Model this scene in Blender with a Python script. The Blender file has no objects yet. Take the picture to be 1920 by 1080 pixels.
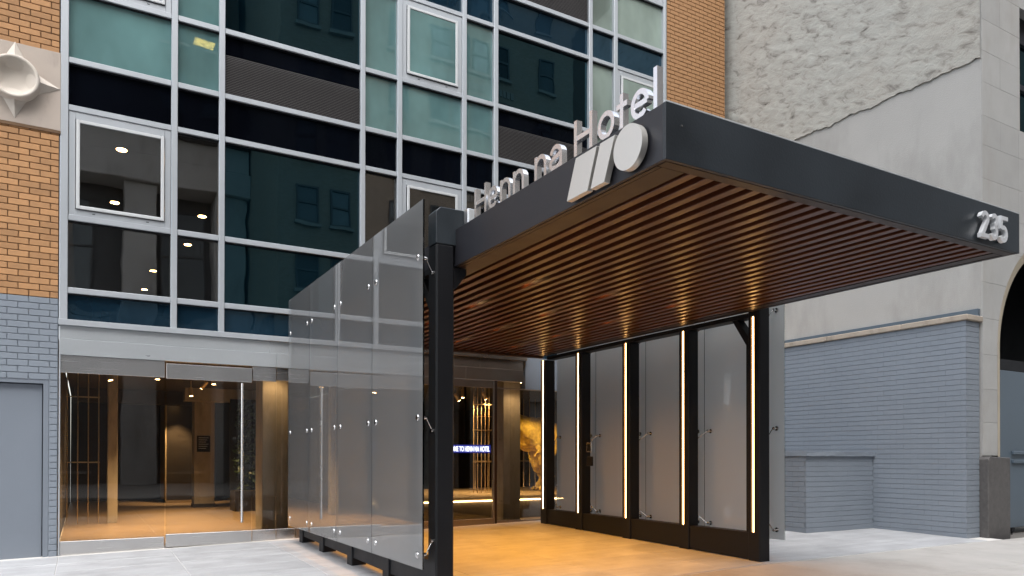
import bpy, bmesh, math, random
from mathutils import Vector, Matrix, noise
R = math.radians
rnd = random.Random(7)
S = bpy.context.scene
COL = S.collection

# ------------------------------------------------------------------ camera, sky, sun, exposure
CAMLOC = Vector((0.0, -12.0, 1.36))
yaw, pit, roll = R(30.16456), R(0.41948), R(0.05577)
fw = Vector((math.sin(yaw)*math.cos(pit), math.cos(yaw)*math.cos(pit), math.sin(pit)))
rt = Vector((math.cos(yaw), -math.sin(yaw), 0)); up = rt.cross(fw)
r2 = rt*math.cos(roll) + up*math.sin(roll); u2 = -rt*math.sin(roll) + up*math.cos(roll)
cam = bpy.data.cameras.new('camera'); camo = bpy.data.objects.new('camera', cam); COL.objects.link(camo)
camo.matrix_world = Matrix.Translation(CAMLOC) @ Matrix((r2, u2, -fw)).transposed().to_4x4()
cam.lens = 25.985; cam.sensor_width = 36; cam.shift_y = 0.16029; cam.shift_x = -0.0002
cam.clip_start = 0.1; cam.clip_end = 1500
S.camera = camo
W = bpy.data.worlds.new('World'); S.world = W; W.use_nodes = True
wn = W.node_tree.nodes; wl = W.node_tree.links
sky = wn.new('ShaderNodeTexSky'); sky.sky_type = 'NISHITA'; sky.sun_disc = False
SUN_EL, SUN_AZ = R(55), R(205)      # azimuth from +Y towards +X
sky.sun_elevation = SUN_EL; sky.sun_rotation = SUN_AZ
sky.air_density = 1.0; sky.dust_density = 2.5; sky.ozone_density = 1.0
hsv = wn.new('ShaderNodeHueSaturation'); hsv.inputs['Saturation'].default_value = .38   # an overcast sky is nearly grey
wl.new(sky.outputs[0], hsv.inputs['Color']); wl.new(hsv.outputs[0], wn['Background'].inputs[0]); wn['Background'].inputs[1].default_value = 0.15
sl = bpy.data.lights.new('sun', 'SUN'); sl.energy = 1.3; sl.angle = R(80); sl.color = (1.0, 0.985, 0.96)
so = bpy.data.objects.new('sun', sl); COL.objects.link(so)
sd = Vector((math.sin(SUN_AZ)*math.cos(SUN_EL), math.cos(SUN_AZ)*math.cos(SUN_EL), math.sin(SUN_EL)))
so.rotation_euler = sd.to_track_quat('Z', 'Y').to_euler()
so.location = sd*60
S.view_settings.view_transform = 'Standard'; S.view_settings.look = 'None'
S.view_settings.gamma = 1; S.view_settings.use_curve_mapping = False
S.view_settings.exposure = 1.5
S.cycles.use_denoising = True
S.cycles.max_bounces = 9; S.cycles.transparent_max_bounces = 16
S.cycles.glossy_bounces = 5; S.cycles.diffuse_bounces = 4; S.cycles.transmission_bounces = 8
S.cycles.sample_clamp_indirect = 6; S.cycles.caustics_refractive = False; S.cycles.caustics_reflective = False

def gz(x, y):                      # the pavement falls gently to the street and to the left
    return 0.001 + .0212*min(x, 7.3) + .0185*y

# ------------------------------------------------------------------ materials
class NT:
    def __init__(s, name):
        s.m = bpy.data.materials.new(name); s.m.use_nodes = True
        s.t = s.m.node_tree; s.n = s.t.nodes; s.l = s.t.links
        s.n.clear(); s.out = s.n.new('ShaderNodeOutputMaterial')
    def add(s, t, **k):
        q = s.n.new('ShaderNode'+t)
        for a, b in k.items(): setattr(q, a, b)
        return q
    def put(s, a, b): s.l.new(a, b)
    def coord(s, scale=(1, 1, 1), rand=False, kind='Object'):
        g = s.add('NewGeometry') if kind == 'World' else s.add('TexCoord')
        src = g.outputs['Position'] if kind == 'World' else g.outputs[kind]
        mp = s.add('Mapping'); mp.inputs['Scale'].default_value = scale
        s.put(src, mp.inputs['Vector'])
        if rand:
            oi = s.add('ObjectInfo'); mu = s.add('VectorMath', operation='SCALE'); mu.inputs[0].default_value = (37, 53, 71)
            s.put(oi.outputs['Random'], mu.inputs['Scale']); s.put(mu.outputs[0], mp.inputs['Location'])
        return mp.outputs[0]
    def noise(s, vec, scale, detail=4, rough=.55, dist=0):
        q = s.add('TexNoise'); q.inputs['Scale'].default_value = scale; q.inputs['Detail'].default_value = detail
        q.inputs['Roughness'].default_value = rough; q.inputs['Distortion'].default_value = dist
        s.put(vec, q.inputs['Vector']); return q.outputs['Fac']
    def ramp(s, fac, stops):
        q = s.add('ValToRGB'); e = q.color_ramp.elements
        while len(e) < len(stops): e.new(.5)
        for i, (p, c) in enumerate(stops):
            e[i].position = p; e[i].color = (*c, 1) if len(c) == 3 else c
        s.put(fac, q.inputs[0]); return q.outputs[0]
    def mix(s, f, a, b, mode='MIX'):
        q = s.add('Mix', data_type='RGBA', blend_type=mode)
        for v, i in ((f, 0), (a, 6), (b, 7)):
            if isinstance(v, (int, float)): q.inputs[i].default_value = v
            elif isinstance(v, tuple): q.inputs[i].default_value = (*v, 1)
            else: s.put(v, q.inputs[i])
        return q.outputs[2]
    def bump(s, h, st, dist=.01, nrm=None):
        q = s.add('Bump'); q.inputs['Strength'].default_value = st; q.inputs['Distance'].default_value = dist
        s.put(h, q.inputs['Height'])
        if nrm is not None: s.put(nrm, q.inputs['Normal'])
        return q.outputs[0]

def surf(name, col, rough=.6, metal=0, var=.12, vs=4, stretch=(1, 1, 1), fine=60, bump=.15, bd=.004, dirt=None, dirt_s=1.2,
         dirt_lo=.55, spec=.5, randcol=0, specks=None, rvar=.1, kind='World', coat=0):
    n = NT(name); b = n.add('BsdfPrincipled'); n.put(b.outputs[0], n.out.inputs[0])
    v = n.coord(stretch, kind=kind)
    f1 = n.noise(v, vs, 5)
    lo = tuple(c*(1-var) for c in col); hi = tuple(min(1, c*(1+var)) for c in col)
    c = n.ramp(f1, [(.28, lo), (.72, hi)])
    f2 = n.noise(n.coord((1, 1, 1), kind=kind), fine, 3)
    c = n.mix(.35, c, n.mix(f2, lo, hi))
    if randcol:
        oi = n.add('ObjectInfo')
        hv = n.add('HueSaturation'); mr = n.add('MapRange'); n.put(oi.outputs['Random'], mr.inputs[0])
        mr.inputs[3].default_value = 1-randcol; mr.inputs[4].default_value = 1+randcol
        n.put(mr.outputs[0], hv.inputs['Value']); n.put(c, hv.inputs['Color']); c = hv.outputs[0]
    if dirt:
        f3 = n.noise(n.coord((1, 1, .35), kind=kind), dirt_s, 7, .65)
        mk = n.ramp(f3, [(dirt_lo, (0, 0, 0)), (min(1, dirt_lo+.25), (1, 1, 1))])
        mm = n.add('Math', operation='MULTIPLY'); n.put(mk, mm.inputs[0]); mm.inputs[1].default_value = .7
        c = n.mix(mm.outputs[0], c, dirt)
    if specks:
        vo = n.add('TexVoronoi'); vo.inputs['Scale'].default_value = specks[1]; n.put(n.coord(kind=kind), vo.inputs['Vector'])
        mk = n.ramp(vo.outputs['Distance'], [(.03, (1, 1, 1)), (.07, (0, 0, 0))])
        f4 = n.noise(n.coord(kind=kind), specks[1]*.4, 2)
        mk2 = n.ramp(f4, [(.52, (0, 0, 0)), (.6, (1, 1, 1))])
        mm = n.add('Math', operation='MULTIPLY'); n.put(mk, mm.inputs[0]); n.put(mk2, mm.inputs[1])
        c = n.mix(mm.outputs[0], c, specks[0])
    n.put(c, b.inputs['Base Color'])
    rr = n.add('MapRange'); n.put(f1, rr.inputs[0]); rr.inputs[3].default_value = max(.02, rough-rvar); rr.inputs[4].default_value = min(1, rough+rvar)
    n.put(rr.outputs[0], b.inputs['Roughness'])
    b.inputs['Metallic'].default_value = metal; b.inputs['Specular IOR Level'].default_value = spec
    b.inputs['Coat Weight'].default_value = coat; b.inputs['Coat Roughness'].default_value = .12
    if bump:
        h = n.add('Math', operation='ADD'); n.put(f2, h.inputs[0]); n.put(f1, h.inputs[1])
        n.put(n.bump(h.outputs[0], bump, bd), b.inputs['Normal'])
    return n.m

M = {}
M['brick_orange'] = surf('orange_brick', (.385, .205, .09), .8, var=.14, vs=9, fine=90, bump=.35, randcol=.17, dirt=(.22, .12, .06), dirt_s=.9, dirt_lo=.58)
M['mortar'] = surf('dark_mortar', (.15, .09, .05), .95, var=.3)
M['paint'] = surf('blue_grey_paint', (.20, .23, .268), .5, var=.06, vs=1.2, fine=40, bump=.25, bd=.003, randcol=.012)
M['paint_door'] = surf('grey_door_paint', (.175, .20, .235), .42, var=.05, vs=1.2, bump=.1)
M['paint_gate'] = surf('slate_gate_paint', (.085, .115, .145), .45, var=.12, vs=1.5, bump=.12)
M['plaster'] = surf('smooth_grey_plaster', (.385, .38, .365), .85, var=.07, vs=1.2, fine=55, bump=.5, bd=.008, dirt=(.235, .23, .215), dirt_s=.8, dirt_lo=.46)
M['lime'] = surf('limestone', (.37, .37, .36), .8, var=.09, vs=2.2, fine=50, bump=.3, bd=.004, dirt=(.30, .28, .245), dirt_s=1.1, dirt_lo=.52, randcol=.05)
M['lime_trim'] = surf('weathered_stone_trim', (.46, .40, .30), .85, var=.15, vs=4, bump=.4, bd=.006, dirt=(.2, .15, .1), dirt_s=2.5, dirt_lo=.55)
M['granite'] = surf('dark_granite', (.085, .08, .078), .6, var=.35, vs=14, fine=160, bump=.3, specks=((.4, .4, .38), 60))
M['cast'] = surf('cast_stone', (.42, .36, .31), .8, var=.07, vs=5, fine=120, bump=.25, bd=.003, dirt=(.2, .165, .14), dirt_s=3, dirt_lo=.56)
M['cast_light'] = surf('pale_cast_stone', (.55, .50, .44), .75, var=.05, vs=5, fine=120, bump=.2, bd=.003, dirt=(.22, .18, .15), dirt_s=5, dirt_lo=.62)
M['coping'] = surf('coping_stone', (.36, .31, .255), .85, var=.15, vs=5, bump=.5, bd=.01, dirt=(.13, .11, .09), dirt_s=3, dirt_lo=.5)
M['alu'] = surf('mullion_aluminium', (.42, .45, .48), .42, .35, var=.05, vs=1.5, stretch=(1, 1, .2), fine=40, bump=.05, dirt=(.32, .33, .35), dirt_s=2.5, dirt_lo=.6)
M['frame'] = surf('window_frame_paint', (.55, .57, .58), .4, .15, var=.04, bump=.03, dirt=(.3, .3, .3), dirt_s=3, dirt_lo=.62)
M['fascia_alu'] = surf('lintel_sheet', (.50, .53, .55), .3, .5, var=.1, vs=.9, stretch=(.6, 1, 2), fine=30, bump=.04, bd=.002, dirt=(.24, .22, .20), dirt_s=3, dirt_lo=.62)
M['shaded_sheet'] = surf('warm_shaded_sheet', (.30, .25, .21), .3, .9, var=.15, vs=2, bump=.03, bd=.002)  # lintel and rail metal with canopy shade and warm light in its colour
M['brushed'] = surf('brushed_stainless', (.66, .65, .64), .24, .95, var=.05, vs=5, stretch=(.3, 1, 25), fine=30, bump=.05, bd=.002)
M['steel'] = surf('polished_steel', (.86, .865, .875), .25, .92, var=.02, vs=2, fine=6, bump=0)
M['number'] = surf('bright_number_steel', (.86, .88, .90), .32, .45, var=.03, bump=0)
M['logo'] = surf('logo_steel_face', (.60, .585, .55), .38, .55, var=.03, vs=30, stretch=(1, 8, 1), bump=.03, bd=.001)
M['chrome'] = surf('fitting_steel', (.6, .6, .6), .16, 1, var=.02, bump=0)
M['black'] = surf('black_steel_paint', (.0065, .007, .009), .5, 0, var=.15, vs=3, fine=80, bump=.12, bd=.002, spec=.3)
M['fascia'] = surf('canopy_fascia_paint', (.015, .021, .027), .45, .0, var=.4, vs=1.6, fine=60, bump=.25, bd=.004, specks=((.35, .37, .4), 9), rvar=.2)
M['fascia_side'] = surf('canopy_side_paint', (.013, .013, .017), .45, .0, var=.12, vs=2, fine=60, bump=.12, bd=.002)
M['slat'] = surf('bronze_slat', (.080, .022, .0075), .33, .0, var=.12, vs=5, stretch=(1, .1, 1), fine=50, bump=.03, bd=.001, rvar=.05)
M['soffit'] = surf('soffit_board', (.05, .024, .012), .5, 0, var=.2)
M['trim'] = surf('bronze_trim', (.028, .016, .012), .42, .0, var=.1, bump=.03, spec=.35)
M['tile'] = surf('porcelain_tile', (.46, .465, .475), .42, 0, var=.22, vs=2.2, stretch=(.45, 3.2, 1), fine=30, bump=.06, bd=.002, randcol=.05, dirt=(.30, .30, .31), dirt_s=1.9, dirt_lo=.47, specks=((.2, .19, .18), 7))
M['grout'] = surf('grout', (.62, .60, .57), .8, var=.1)
M['lobby_tile'] = surf('lobby_tile', (.34, .25, .16), .33, 0, var=.16, vs=1.4, stretch=(.4, 3.5, 1), fine=30, bump=.04, bd=.002)
M['concrete'] = surf('sidewalk_concrete', (.40, .385, .365), .9, var=.13, vs=1.7, fine=80, bump=.5, bd=.006, dirt=(.25, .235, .215), dirt_s=1.0, dirt_lo=.5, specks=((.14, .13, .12), 25), randcol=.05)
M['asphalt'] = surf('asphalt', (.05, .05, .052), .85, var=.25, vs=2, fine=150, bump=.4)
M['kerb'] = surf('kerb_granite', (.30, .30, .29), .8, var=.15, fine=120)
M['earth'] = surf('ground_far', (.12, .12, .115), .9, var=.2)
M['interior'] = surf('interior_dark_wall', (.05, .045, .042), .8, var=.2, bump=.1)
M['int_conc'] = surf('board_marked_concrete', (.38, .345, .285), .8, var=.16, vs=2.5, stretch=(2.5, 2.5, .8), fine=50, bump=.5, bd=.01, dirt=(.15, .115, .075), dirt_s=2, dirt_lo=.5)
M['darkwood'] = surf('dark_panel', (.03, .024, .018), .4, var=.2)
M['brass'] = surf('brass_rod', (.55, .42, .24), .35, .7, var=.08)
M['leaf'] = surf('plant_leaf', (.03, .055, .018), .5, var=.35, vs=25)
M['plinth'] = surf('plinth_board', (.10, .085, .065), .5, var=.12)
M['plinth_top'] = surf('plinth_top_boards', (.35, .27, .16), .4, var=.1)
M['dino'] = surf('painted_reptile_skin', (.72, .46, .06), .6, 0, var=.6, vs=11, fine=45, bump=.9, bd=.02, kind='Object', dirt=(.30, .13, .03), dirt_s=5, dirt_lo=.5)
M['fabric'] = surf('dark_curtain', (.06, .06, .065), .9, var=.2, vs=2, stretch=(14, 1, .3))
M['opp_stone'] = surf('opposite_limestone', (.60, .58, .55), .85, var=.12, vs=.6, bump=.2, dirt=(.15, .14, .13), dirt_s=.5, dirt_lo=.5)
M['opp_side'] = surf('opposite_dark_stone', (.14, .14, .14), .85, var=.15, vs=.6)
M['opp_sill'] = surf('opposite_sill', (.40, .37, .33), .85)

def brickface(name, c1, c2, mo, w=.22, h=.075):
    n = NT(name); b = n.add('BsdfPrincipled'); n.put(b.outputs[0], n.out.inputs[0]); b.inputs['Roughness'].default_value = .85
    g = n.add('NewGeometry'); sp = n.add('SeparateXYZ'); n.put(g.outputs['Position'], sp.inputs[0]); cb = n.add('CombineXYZ')
    ad = n.add('Math', operation='ADD'); n.put(sp.outputs[0], ad.inputs[0]); n.put(sp.outputs[1], ad.inputs[1])
    n.put(ad.outputs[0], cb.inputs[0]); n.put(sp.outputs[2], cb.inputs[1])
    q = n.add('TexBrick'); n.put(cb.outputs[0], q.inputs['Vector']); q.inputs['Scale'].default_value = 1
    q.inputs['Brick Width'].default_value = w; q.inputs['Row Height'].default_value = h; q.inputs['Mortar Size'].default_value = .008
    q.inputs['Color1'].default_value = (*c1, 1); q.inputs['Color2'].default_value = (*c2, 1); q.inputs['Mortar'].default_value = (*mo, 1)
    f = n.noise(n.coord(kind='World'), .6, 5)
    n.put(n.mix(n.ramp(f, [(.4, (0, 0, 0)), (.8, (.5, .5, .5))]), q.outputs['Color'], mo), b.inputs['Base Color'])
    n.put(n.bump(q.outputs['Fac'], -.6, .01), b.inputs['Normal'])
    return n.m
M['opp_brick'] = brickface('opposite_tan_brick', (.46, .36, .27), (.36, .28, .20), (.34, .31, .27))
M['opp_brick2'] = brickface('opposite_brown_brick', (.17, .11, .075), (.13, .085, .06), (.14, .12, .1))

def glass(name, tint=(1, 1, 1), ior=1.5, wav=.02, refl=(1, 1, 1), back=None, back_amt=0.0, rough=0.0, wscale=.8, gain=2.0):
    """thin architectural pane: tinted see-through, mirror reflection by fresnel, optional diffusing film"""
    n = NT(name)
    tr = n.add('BsdfTransparent'); tr.inputs[0].default_value = (*tint, 1)
    gl = n.add('BsdfGlossy'); gl.inputs['Color'].default_value = (*refl, 1); gl.inputs['Roughness'].default_value = rough
    fr = n.add('Fresnel'); fr.inputs[0].default_value = ior
    if wav:
        f = n.noise(n.coord(rand=True, kind='World'), wscale, 2, .4, .3)
        nb = n.bump(f, wav, .5); n.put(nb, gl.inputs['Normal'])
    base = tr.outputs[0]
    if back:
        df = n.add('BsdfDiffuse')
        f = n.noise(n.coord((.6, .6, .35), rand=True, kind='World'), 1.1, 4, .6)
        c = n.mix(n.ramp(f, [(.3, (0, 0, 0)), (.75, (1, 1, 1))]), tuple(x*.5 for x in back), tuple(min(1, x*1.2) for x in back))
        n.put(c, df.inputs[0]); tl = n.add('BsdfTranslucent'); n.put(c, tl.inputs[0])
        m0 = n.add('MixShader'); m0.inputs[0].default_value = .25; n.put(df.outputs[0], m0.inputs[1]); n.put(tl.outputs[0], m0.inputs[2])
        m1 = n.add('MixShader'); m1.inputs[0].default_value = back_amt; n.put(base, m1.inputs[1]); n.put(m0.outputs[0], m1.inputs[2]); base = m1.outputs[0]
    fac = fr.outputs[0]
    if gain != 1:
        mm = n.add('Math', operation='MULTIPLY', use_clamp=True); n.put(fac, mm.inputs[0]); mm.inputs[1].default_value = gain; fac = mm.outputs[0]
    mx = n.add('MixShader'); n.put(fac, mx.inputs[0]); n.put(base, mx.inputs[1]); n.put(gl.outputs[0], mx.inputs[2])
    n.put(mx.outputs[0], n.out.inputs[0]); return n.m
M['g_clear'] = glass('clear_glass', (.80, .78, .74), 1.5, .005, gain=2.4)
M['g_door'] = glass('door_glass', (.92, .90, .86), 1.5, .004, gain=1.0)
M['g_teal'] = glass('blinded_teal_glass', (.55, .55, .42), 1.7, .005, (.85, 1, .98), back=(.19, .38, .385), back_amt=.8, gain=2.8)
M['g_pale'] = glass('pale_green_glass', (.4, .5, .45), 1.6, .005, (.9, 1, .95), back=(.42, .53, .47), back_amt=.8)
M['g_dark'] = glass('dark_teal_glass', (.03, .10, .12), 1.7, .005, (.24, .50, .60), back=(.001, .007, .012), back_amt=.8, gain=2.2)
M['g_navy'] = glass('navy_spandrel_glass', (.02, .03, .04), 1.45, .03, (.5, .8, 1), back=(.008, .030, .055), back_amt=.9)
M['g_black'] = glass('black_spandrel_glass', (.005, .005, .006), 1.15, .02, (.5, .7, 1), back=(.003, .004, .007), back_amt=.95)
M['g_opp'] = surf('opposite_window_glass', (.13, .15, .155), .15, 0, var=.3, vs=.8, bump=0, randcol=.9)

def screen_glass(name, film, trans, alb):
    n = NT(name)
    rf = n.add('BsdfRefraction'); rf.inputs['Color'].default_value = (.93, .95, .95, 1); rf.inputs['Roughness'].default_value = .25; rf.inputs['IOR'].default_value = 1.1
    df = n.add('BsdfDiffuse'); df.inputs[0].default_value = (alb, alb*1.02, alb*1.03, 1)
    tl = n.add('BsdfTranslucent'); tl.inputs[0].default_value = (.97, .98, .985, 1)
    a = n.add('MixShader'); a.inputs[0].default_value = trans; n.put(df.outputs[0], a.inputs[1]); n.put(tl.outputs[0], a.inputs[2])
    b = n.add('MixShader'); b.inputs[0].default_value = film; n.put(rf.outputs[0], b.inputs[1]); n.put(a.outputs[0], b.inputs[2])
    gl = n.add('BsdfGlossy'); gl.inputs['Roughness'].default_value = .0
    fr = n.add('Fresnel'); fr.inputs[0].default_value = 1.6
    mm = n.add('Math', operation='MULTIPLY', use_clamp=True); n.put(fr.outputs[0], mm.inputs[0]); mm.inputs[1].default_value = 1.7
    c = n.add('MixShader'); n.put(mm.outputs[0], c.inputs[0]); n.put(b.outputs[0], c.inputs[1]); n.put(gl.outputs[0], c.inputs[2])
    n.put(c.outputs[0], n.out.inputs[0]); return n.m
M['g_screen'] = screen_glass('frosted_screen_film', .42, .6, .68); M['g_screen_pale'] = screen_glass('pale_screen_film', .94, .80, .95); M['g_sheet'] = glass('screen_glass_clear_face', (.93, .96, .95), 1.5, 0, gain=1.3)

def emis(name, col, st):
    n = NT(name); e = n.add('Emission'); e.inputs[0].default_value = (*col, 1); e.inputs[1].default_value = st
    n.put(e.outputs[0], n.out.inputs[0]); return n.m
M['led'] = emis('warm_led', (1, .52, .17), 10)
M['led_plinth'] = emis('warm_led_plinth', (1, .66, .32), 9)
M['lamp'] = emis('downlight_lens', (1, .60, .26), 25)
M['tube'] = emis('office_lamp', (1, .80, .28), 22)
M['sign_px'] = emis('led_sign_text', (.75, .80, 1), 1.1)
M['sign_bg'] = emis('led_sign_field', (.03, .04, .40), .35)

# ------------------------------------------------------------------ mesh helpers
class MB:
    def __init__(s): s.v = []; s.f = []; s.mi = []; s.sm = []; s.mats = []
    def mat(s, m):
        if m not in s.mats: s.mats.append(m)
        return s.mats.index(m)
    def raw(s, vs, fs, m=None, smooth=False):
        o = len(s.v); s.v += [tuple(v) for v in vs]; k = s.mat(m) if m else 0
        for f in fs: s.f.append([i+o for i in f]); s.mi.append(k); s.sm.append(smooth)
        return s
    def box(s, x0, x1, y0, y1, z0, z1, m=None, c=0):
        if x0 > x1: x0, x1 = x1, x0
        if y0 > y1: y0, y1 = y1, y0
        if z0 > z1: z0, z1 = z1, z0
        if not c:
            vs = [(x, y, z) for x in (x0, x1) for y in (y0, y1) for z in (z0, z1)]
            return s.raw(vs, [(0, 1, 3, 2), (4, 6, 7, 5), (0, 4, 5, 1), (2, 3, 7, 6), (0, 2, 6, 4), (1, 5, 7, 3)], m)
        c = min(c, (x1-x0)/2.2, (y1-y0)/2.2, (z1-z0)/2.2)
        bm = bmesh.new(); bmesh.ops.create_cube(bm, size=1)
        for v in bm.verts: v.co = Vector(((x0+x1)/2+v.co.x*(x1-x0), (y0+y1)/2+v.co.y*(y1-y0), (z0+z1)/2+v.co.z*(z1-z0)))
        bmesh.ops.bevel(bm, geom=bm.edges[:], offset=c, segments=1, affect='EDGES')
        return s.bm(bm, m)
    def bm(s, bm, m=None, smooth=False):
        bm.verts.index_update()
        s.raw([v.co[:] for v in bm.verts], [[v.index for v in f.verts] for f in bm.faces], m, smooth); bm.free(); return s
    def cyl(s, p0, p1, r0, r1=None, n=12, m=None, caps=True):
        r1 = r0 if r1 is None else r1
        p0 = Vector(p0); p1 = Vector(p1); d = (p1-p0).normalized(); a = d.orthogonal().normalized(); b = d.cross(a)
        vs = []
        for p, r in ((p0, r0), (p1, r1)):
            for i in range(n):
                t = 2*math.pi*i/n; vs.append(p+a*(r*math.cos(t))+b*(r*math.sin(t)))
        s.raw(vs, [(i, (i+1) % n, n+(i+1) % n, n+i) for i in range(n)], m, True)
        if caps: s.raw(vs, [list(range(n))[::-1], list(range(n, 2*n))], m, False)
        return s
    def tube(s, pts, r, n=8, m=None):
        for a, b in zip(pts, pts[1:]): s.cyl(a, b, r, n=n, m=m)
        return s
    def prism(s, poly, axis, a0, a1, m=None, c=0):
        """poly: 2-D outline, extruded along axis from a0 to a1"""
        def P(p, a): return {'x': (a, p[0], p[1]), 'y': (p[0], a, p[1]), 'z': (p[0], p[1], a)}[axis]
        n = len(poly); vs = [P(p, a0) for p in poly]+[P(p, a1) for p in poly]
        fs = [list(range(n)), list(range(n, 2*n))[::-1]]+[(i, n+i, n+(i+1) % n, (i+1) % n) for i in range(n)]
        bm = bmesh.new(); bv = [bm.verts.new(v) for v in vs]
        for f in fs: bm.faces.new([bv[i] for i in f])
        bmesh.ops.recalc_face_normals(bm, faces=bm.faces[:])
        if c: bmesh.ops.bevel(bm, geom=bm.edges[:], offset=c, segments=1, affect='EDGES')
        return s.bm(bm, m)
    def data(s, name):
        me = bpy.data.meshes.new(name); me.from_pydata(s.v, [], s.f)
        for m in s.mats: me.materials.append(m)
        me.polygons.foreach_set('material_index', s.mi); me.polygons.foreach_set('use_smooth', s.sm)
        me.update(); return me
    def build(s, name, m=None, parent=None):
        if m and not s.mats: s.mats = [m]
        me = s.data(name); bm = bmesh.new(); bm.from_mesh(me); bmesh.ops.recalc_face_normals(bm, faces=bm.faces[:]); bm.to_mesh(me); bm.free()
        o = bpy.data.objects.new(name, me); COL.objects.link(o)
        if parent: o.parent = parent; o.matrix_parent_inverse = parent_inv(parent)
        return o
def parent_inv(p):
    mt = Matrix.Translation(p.location) @ p.rotation_euler.to_matrix().to_4x4()
    q = p
    m = mt
    if q.parent: m = Matrix.Translation(q.parent.location) @ q.parent.rotation_euler.to_matrix().to_4x4() @ q.matrix_parent_inverse @ mt
    return m.inverted()
def tag(o, label=None, cat=None, group=None, kind=None):
    for k, v in (('label', label), ('category', cat), ('group', group), ('kind', kind)):
        if v: o[k] = v
    return o
def thing(name, label, cat, loc=(0, 0, 0), group=None):
    o = bpy.data.objects.new(name, None); COL.objects.link(o); o.location = loc; o.empty_display_size = .2
    return tag(o, label, cat, group)
def inst(name, me, loc, parent=None, rot=None, scale=None):
    o = bpy.data.objects.new(name, me); COL.objects.link(o); o.location = loc
    if rot: o.rotation_euler = rot
    if scale: o.scale = scale
    if parent: o.parent = parent; o.matrix_parent_inverse = parent_inv(parent)
    return o
def bx(name, m, parent, *a, c=0): return MB().box(*a, c=c).build(name, m, parent)
def struct(o): o['kind'] = 'structure'; return o

# ------------------------------------------------------------------ ground
def sheet(mb, x0, x1, y0, y1, dz, th, nx=1):
    vs = []; 
    for x in (x0, x1):
        for y in (y0, y1):
            vs += [(x, y, gz(x, y)+dz-th), (x, y, gz(x, y)+dz)]
    mb.raw(vs, [(0, 1, 3, 2), (4, 6, 7, 5), (0, 4, 5, 1), (2, 3, 7, 6), (0, 2, 6, 4), (1, 5, 7, 3)])
def chtile(name, m, parent, x0, x1, y0, y1, dz=0, th=.03, ch=.003):
    zt = lambda x, y: gz(x, y)+dz
    vs = [(x, y, zt(x, y)-th) for x, y in ((x0, y0), (x1, y0), (x1, y1), (x0, y1))]
    vs += [(x, y, zt(x, y)-ch) for x, y in ((x0, y0), (x1, y0), (x1, y1), (x0, y1))]
    a = ch; vs += [(x, y, zt(x, y)) for x, y in ((x0+a, y0+a), (x1-a, y0+a), (x1-a, y1-a), (x0+a, y1-a))]
    fs = [(0, 3, 2, 1), (8, 9, 10, 11)]+[(i, (i+1) % 4, 4+(i+1) % 4, 4+i) for i in range(4)]+[(4+i, 4+(i+1) % 4, 8+(i+1) % 4, 8+i) for i in range(4)]
    return MB().raw(vs, fs).build(name, m, parent)
g = MB().box(-700, 700, -700, 700, -2.2, -.75).build('ground', M['earth']); struct(g)
pv = bpy.data.objects.new('pavement', None); COL.objects.link(pv); struct(pv)
mb = MB()
for a, b in ((-6, 7.3), (7.3, 12.84)): sheet(mb, a, b, -5.66, .2, -.006, .2)
mb.build('grout_bed', M['grout'], pv)
TX = [-.28+1.383*k for k in range(-4, 11)]; TY = [-5.655+.6925*k for k in range(0, 9)]
for i in range(len(TX)-1):
    for j in range(len(TY)-1):
        x0, x1, y0, y1 = TX[i], min(TX[i+1], 12.40), TY[j], min(TY[j+1], -.02)
        if x1-x0 < .05: continue
        if x0 > 10.4 and y0 > -3.75: continue
        if x0 < 7.3 < x1:
            chtile('tile', M['tile'], pv, x0+.003, 7.298, y0+.003, y1-.003); chtile('tile', M['tile'], pv, 7.302, x1-.003, y0+.003, y1-.003)
        else: chtile('tile', M['tile'], pv, x0+.003, x1-.003, y0+.003, y1-.003)
sw = bpy.data.objects.new('sidewalk', None); COL.objects.link(sw); struct(sw)
mb = MB(); sheet(mb, -60, 7.3, -9.7, -5.665, -.016, .3); sheet(mb, 7.3, 60, -9.7, -5.665, -.016, .3); mb.build('joint_bed', M['earth'], sw)
xs = [7.5+1.52*k for k in range(-7, 8)]
for i in range(len(xs)-1):
    for y0, y1 in ((-7.15, -5.668), (-8.65, -7.15), (-9.68, -8.65)):
        x0, x1 = xs[i]+.004, xs[i+1]-.004
        chtile('slab', M['concrete'], sw, x0, x1, y0+.004, y1-.004, dz=-.004, th=.06, ch=.006)
k = MB(); sheet(k, -60, 7.3, -9.86, -9.7, -.004, .45); sheet(k, 7.3, 60, -9.86, -9.7, -.004, .45); struct(k.build('kerb', M['kerb']))
k = MB().box(-60, 60, -19.5, -9.86, -.6, -.32).build('road', M['asphalt']); struct(k)
k = MB().box(-60, 60, -38, -19.5, -.6, -.18).build('pavement_opposite', M['concrete']); struct(k)

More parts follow.
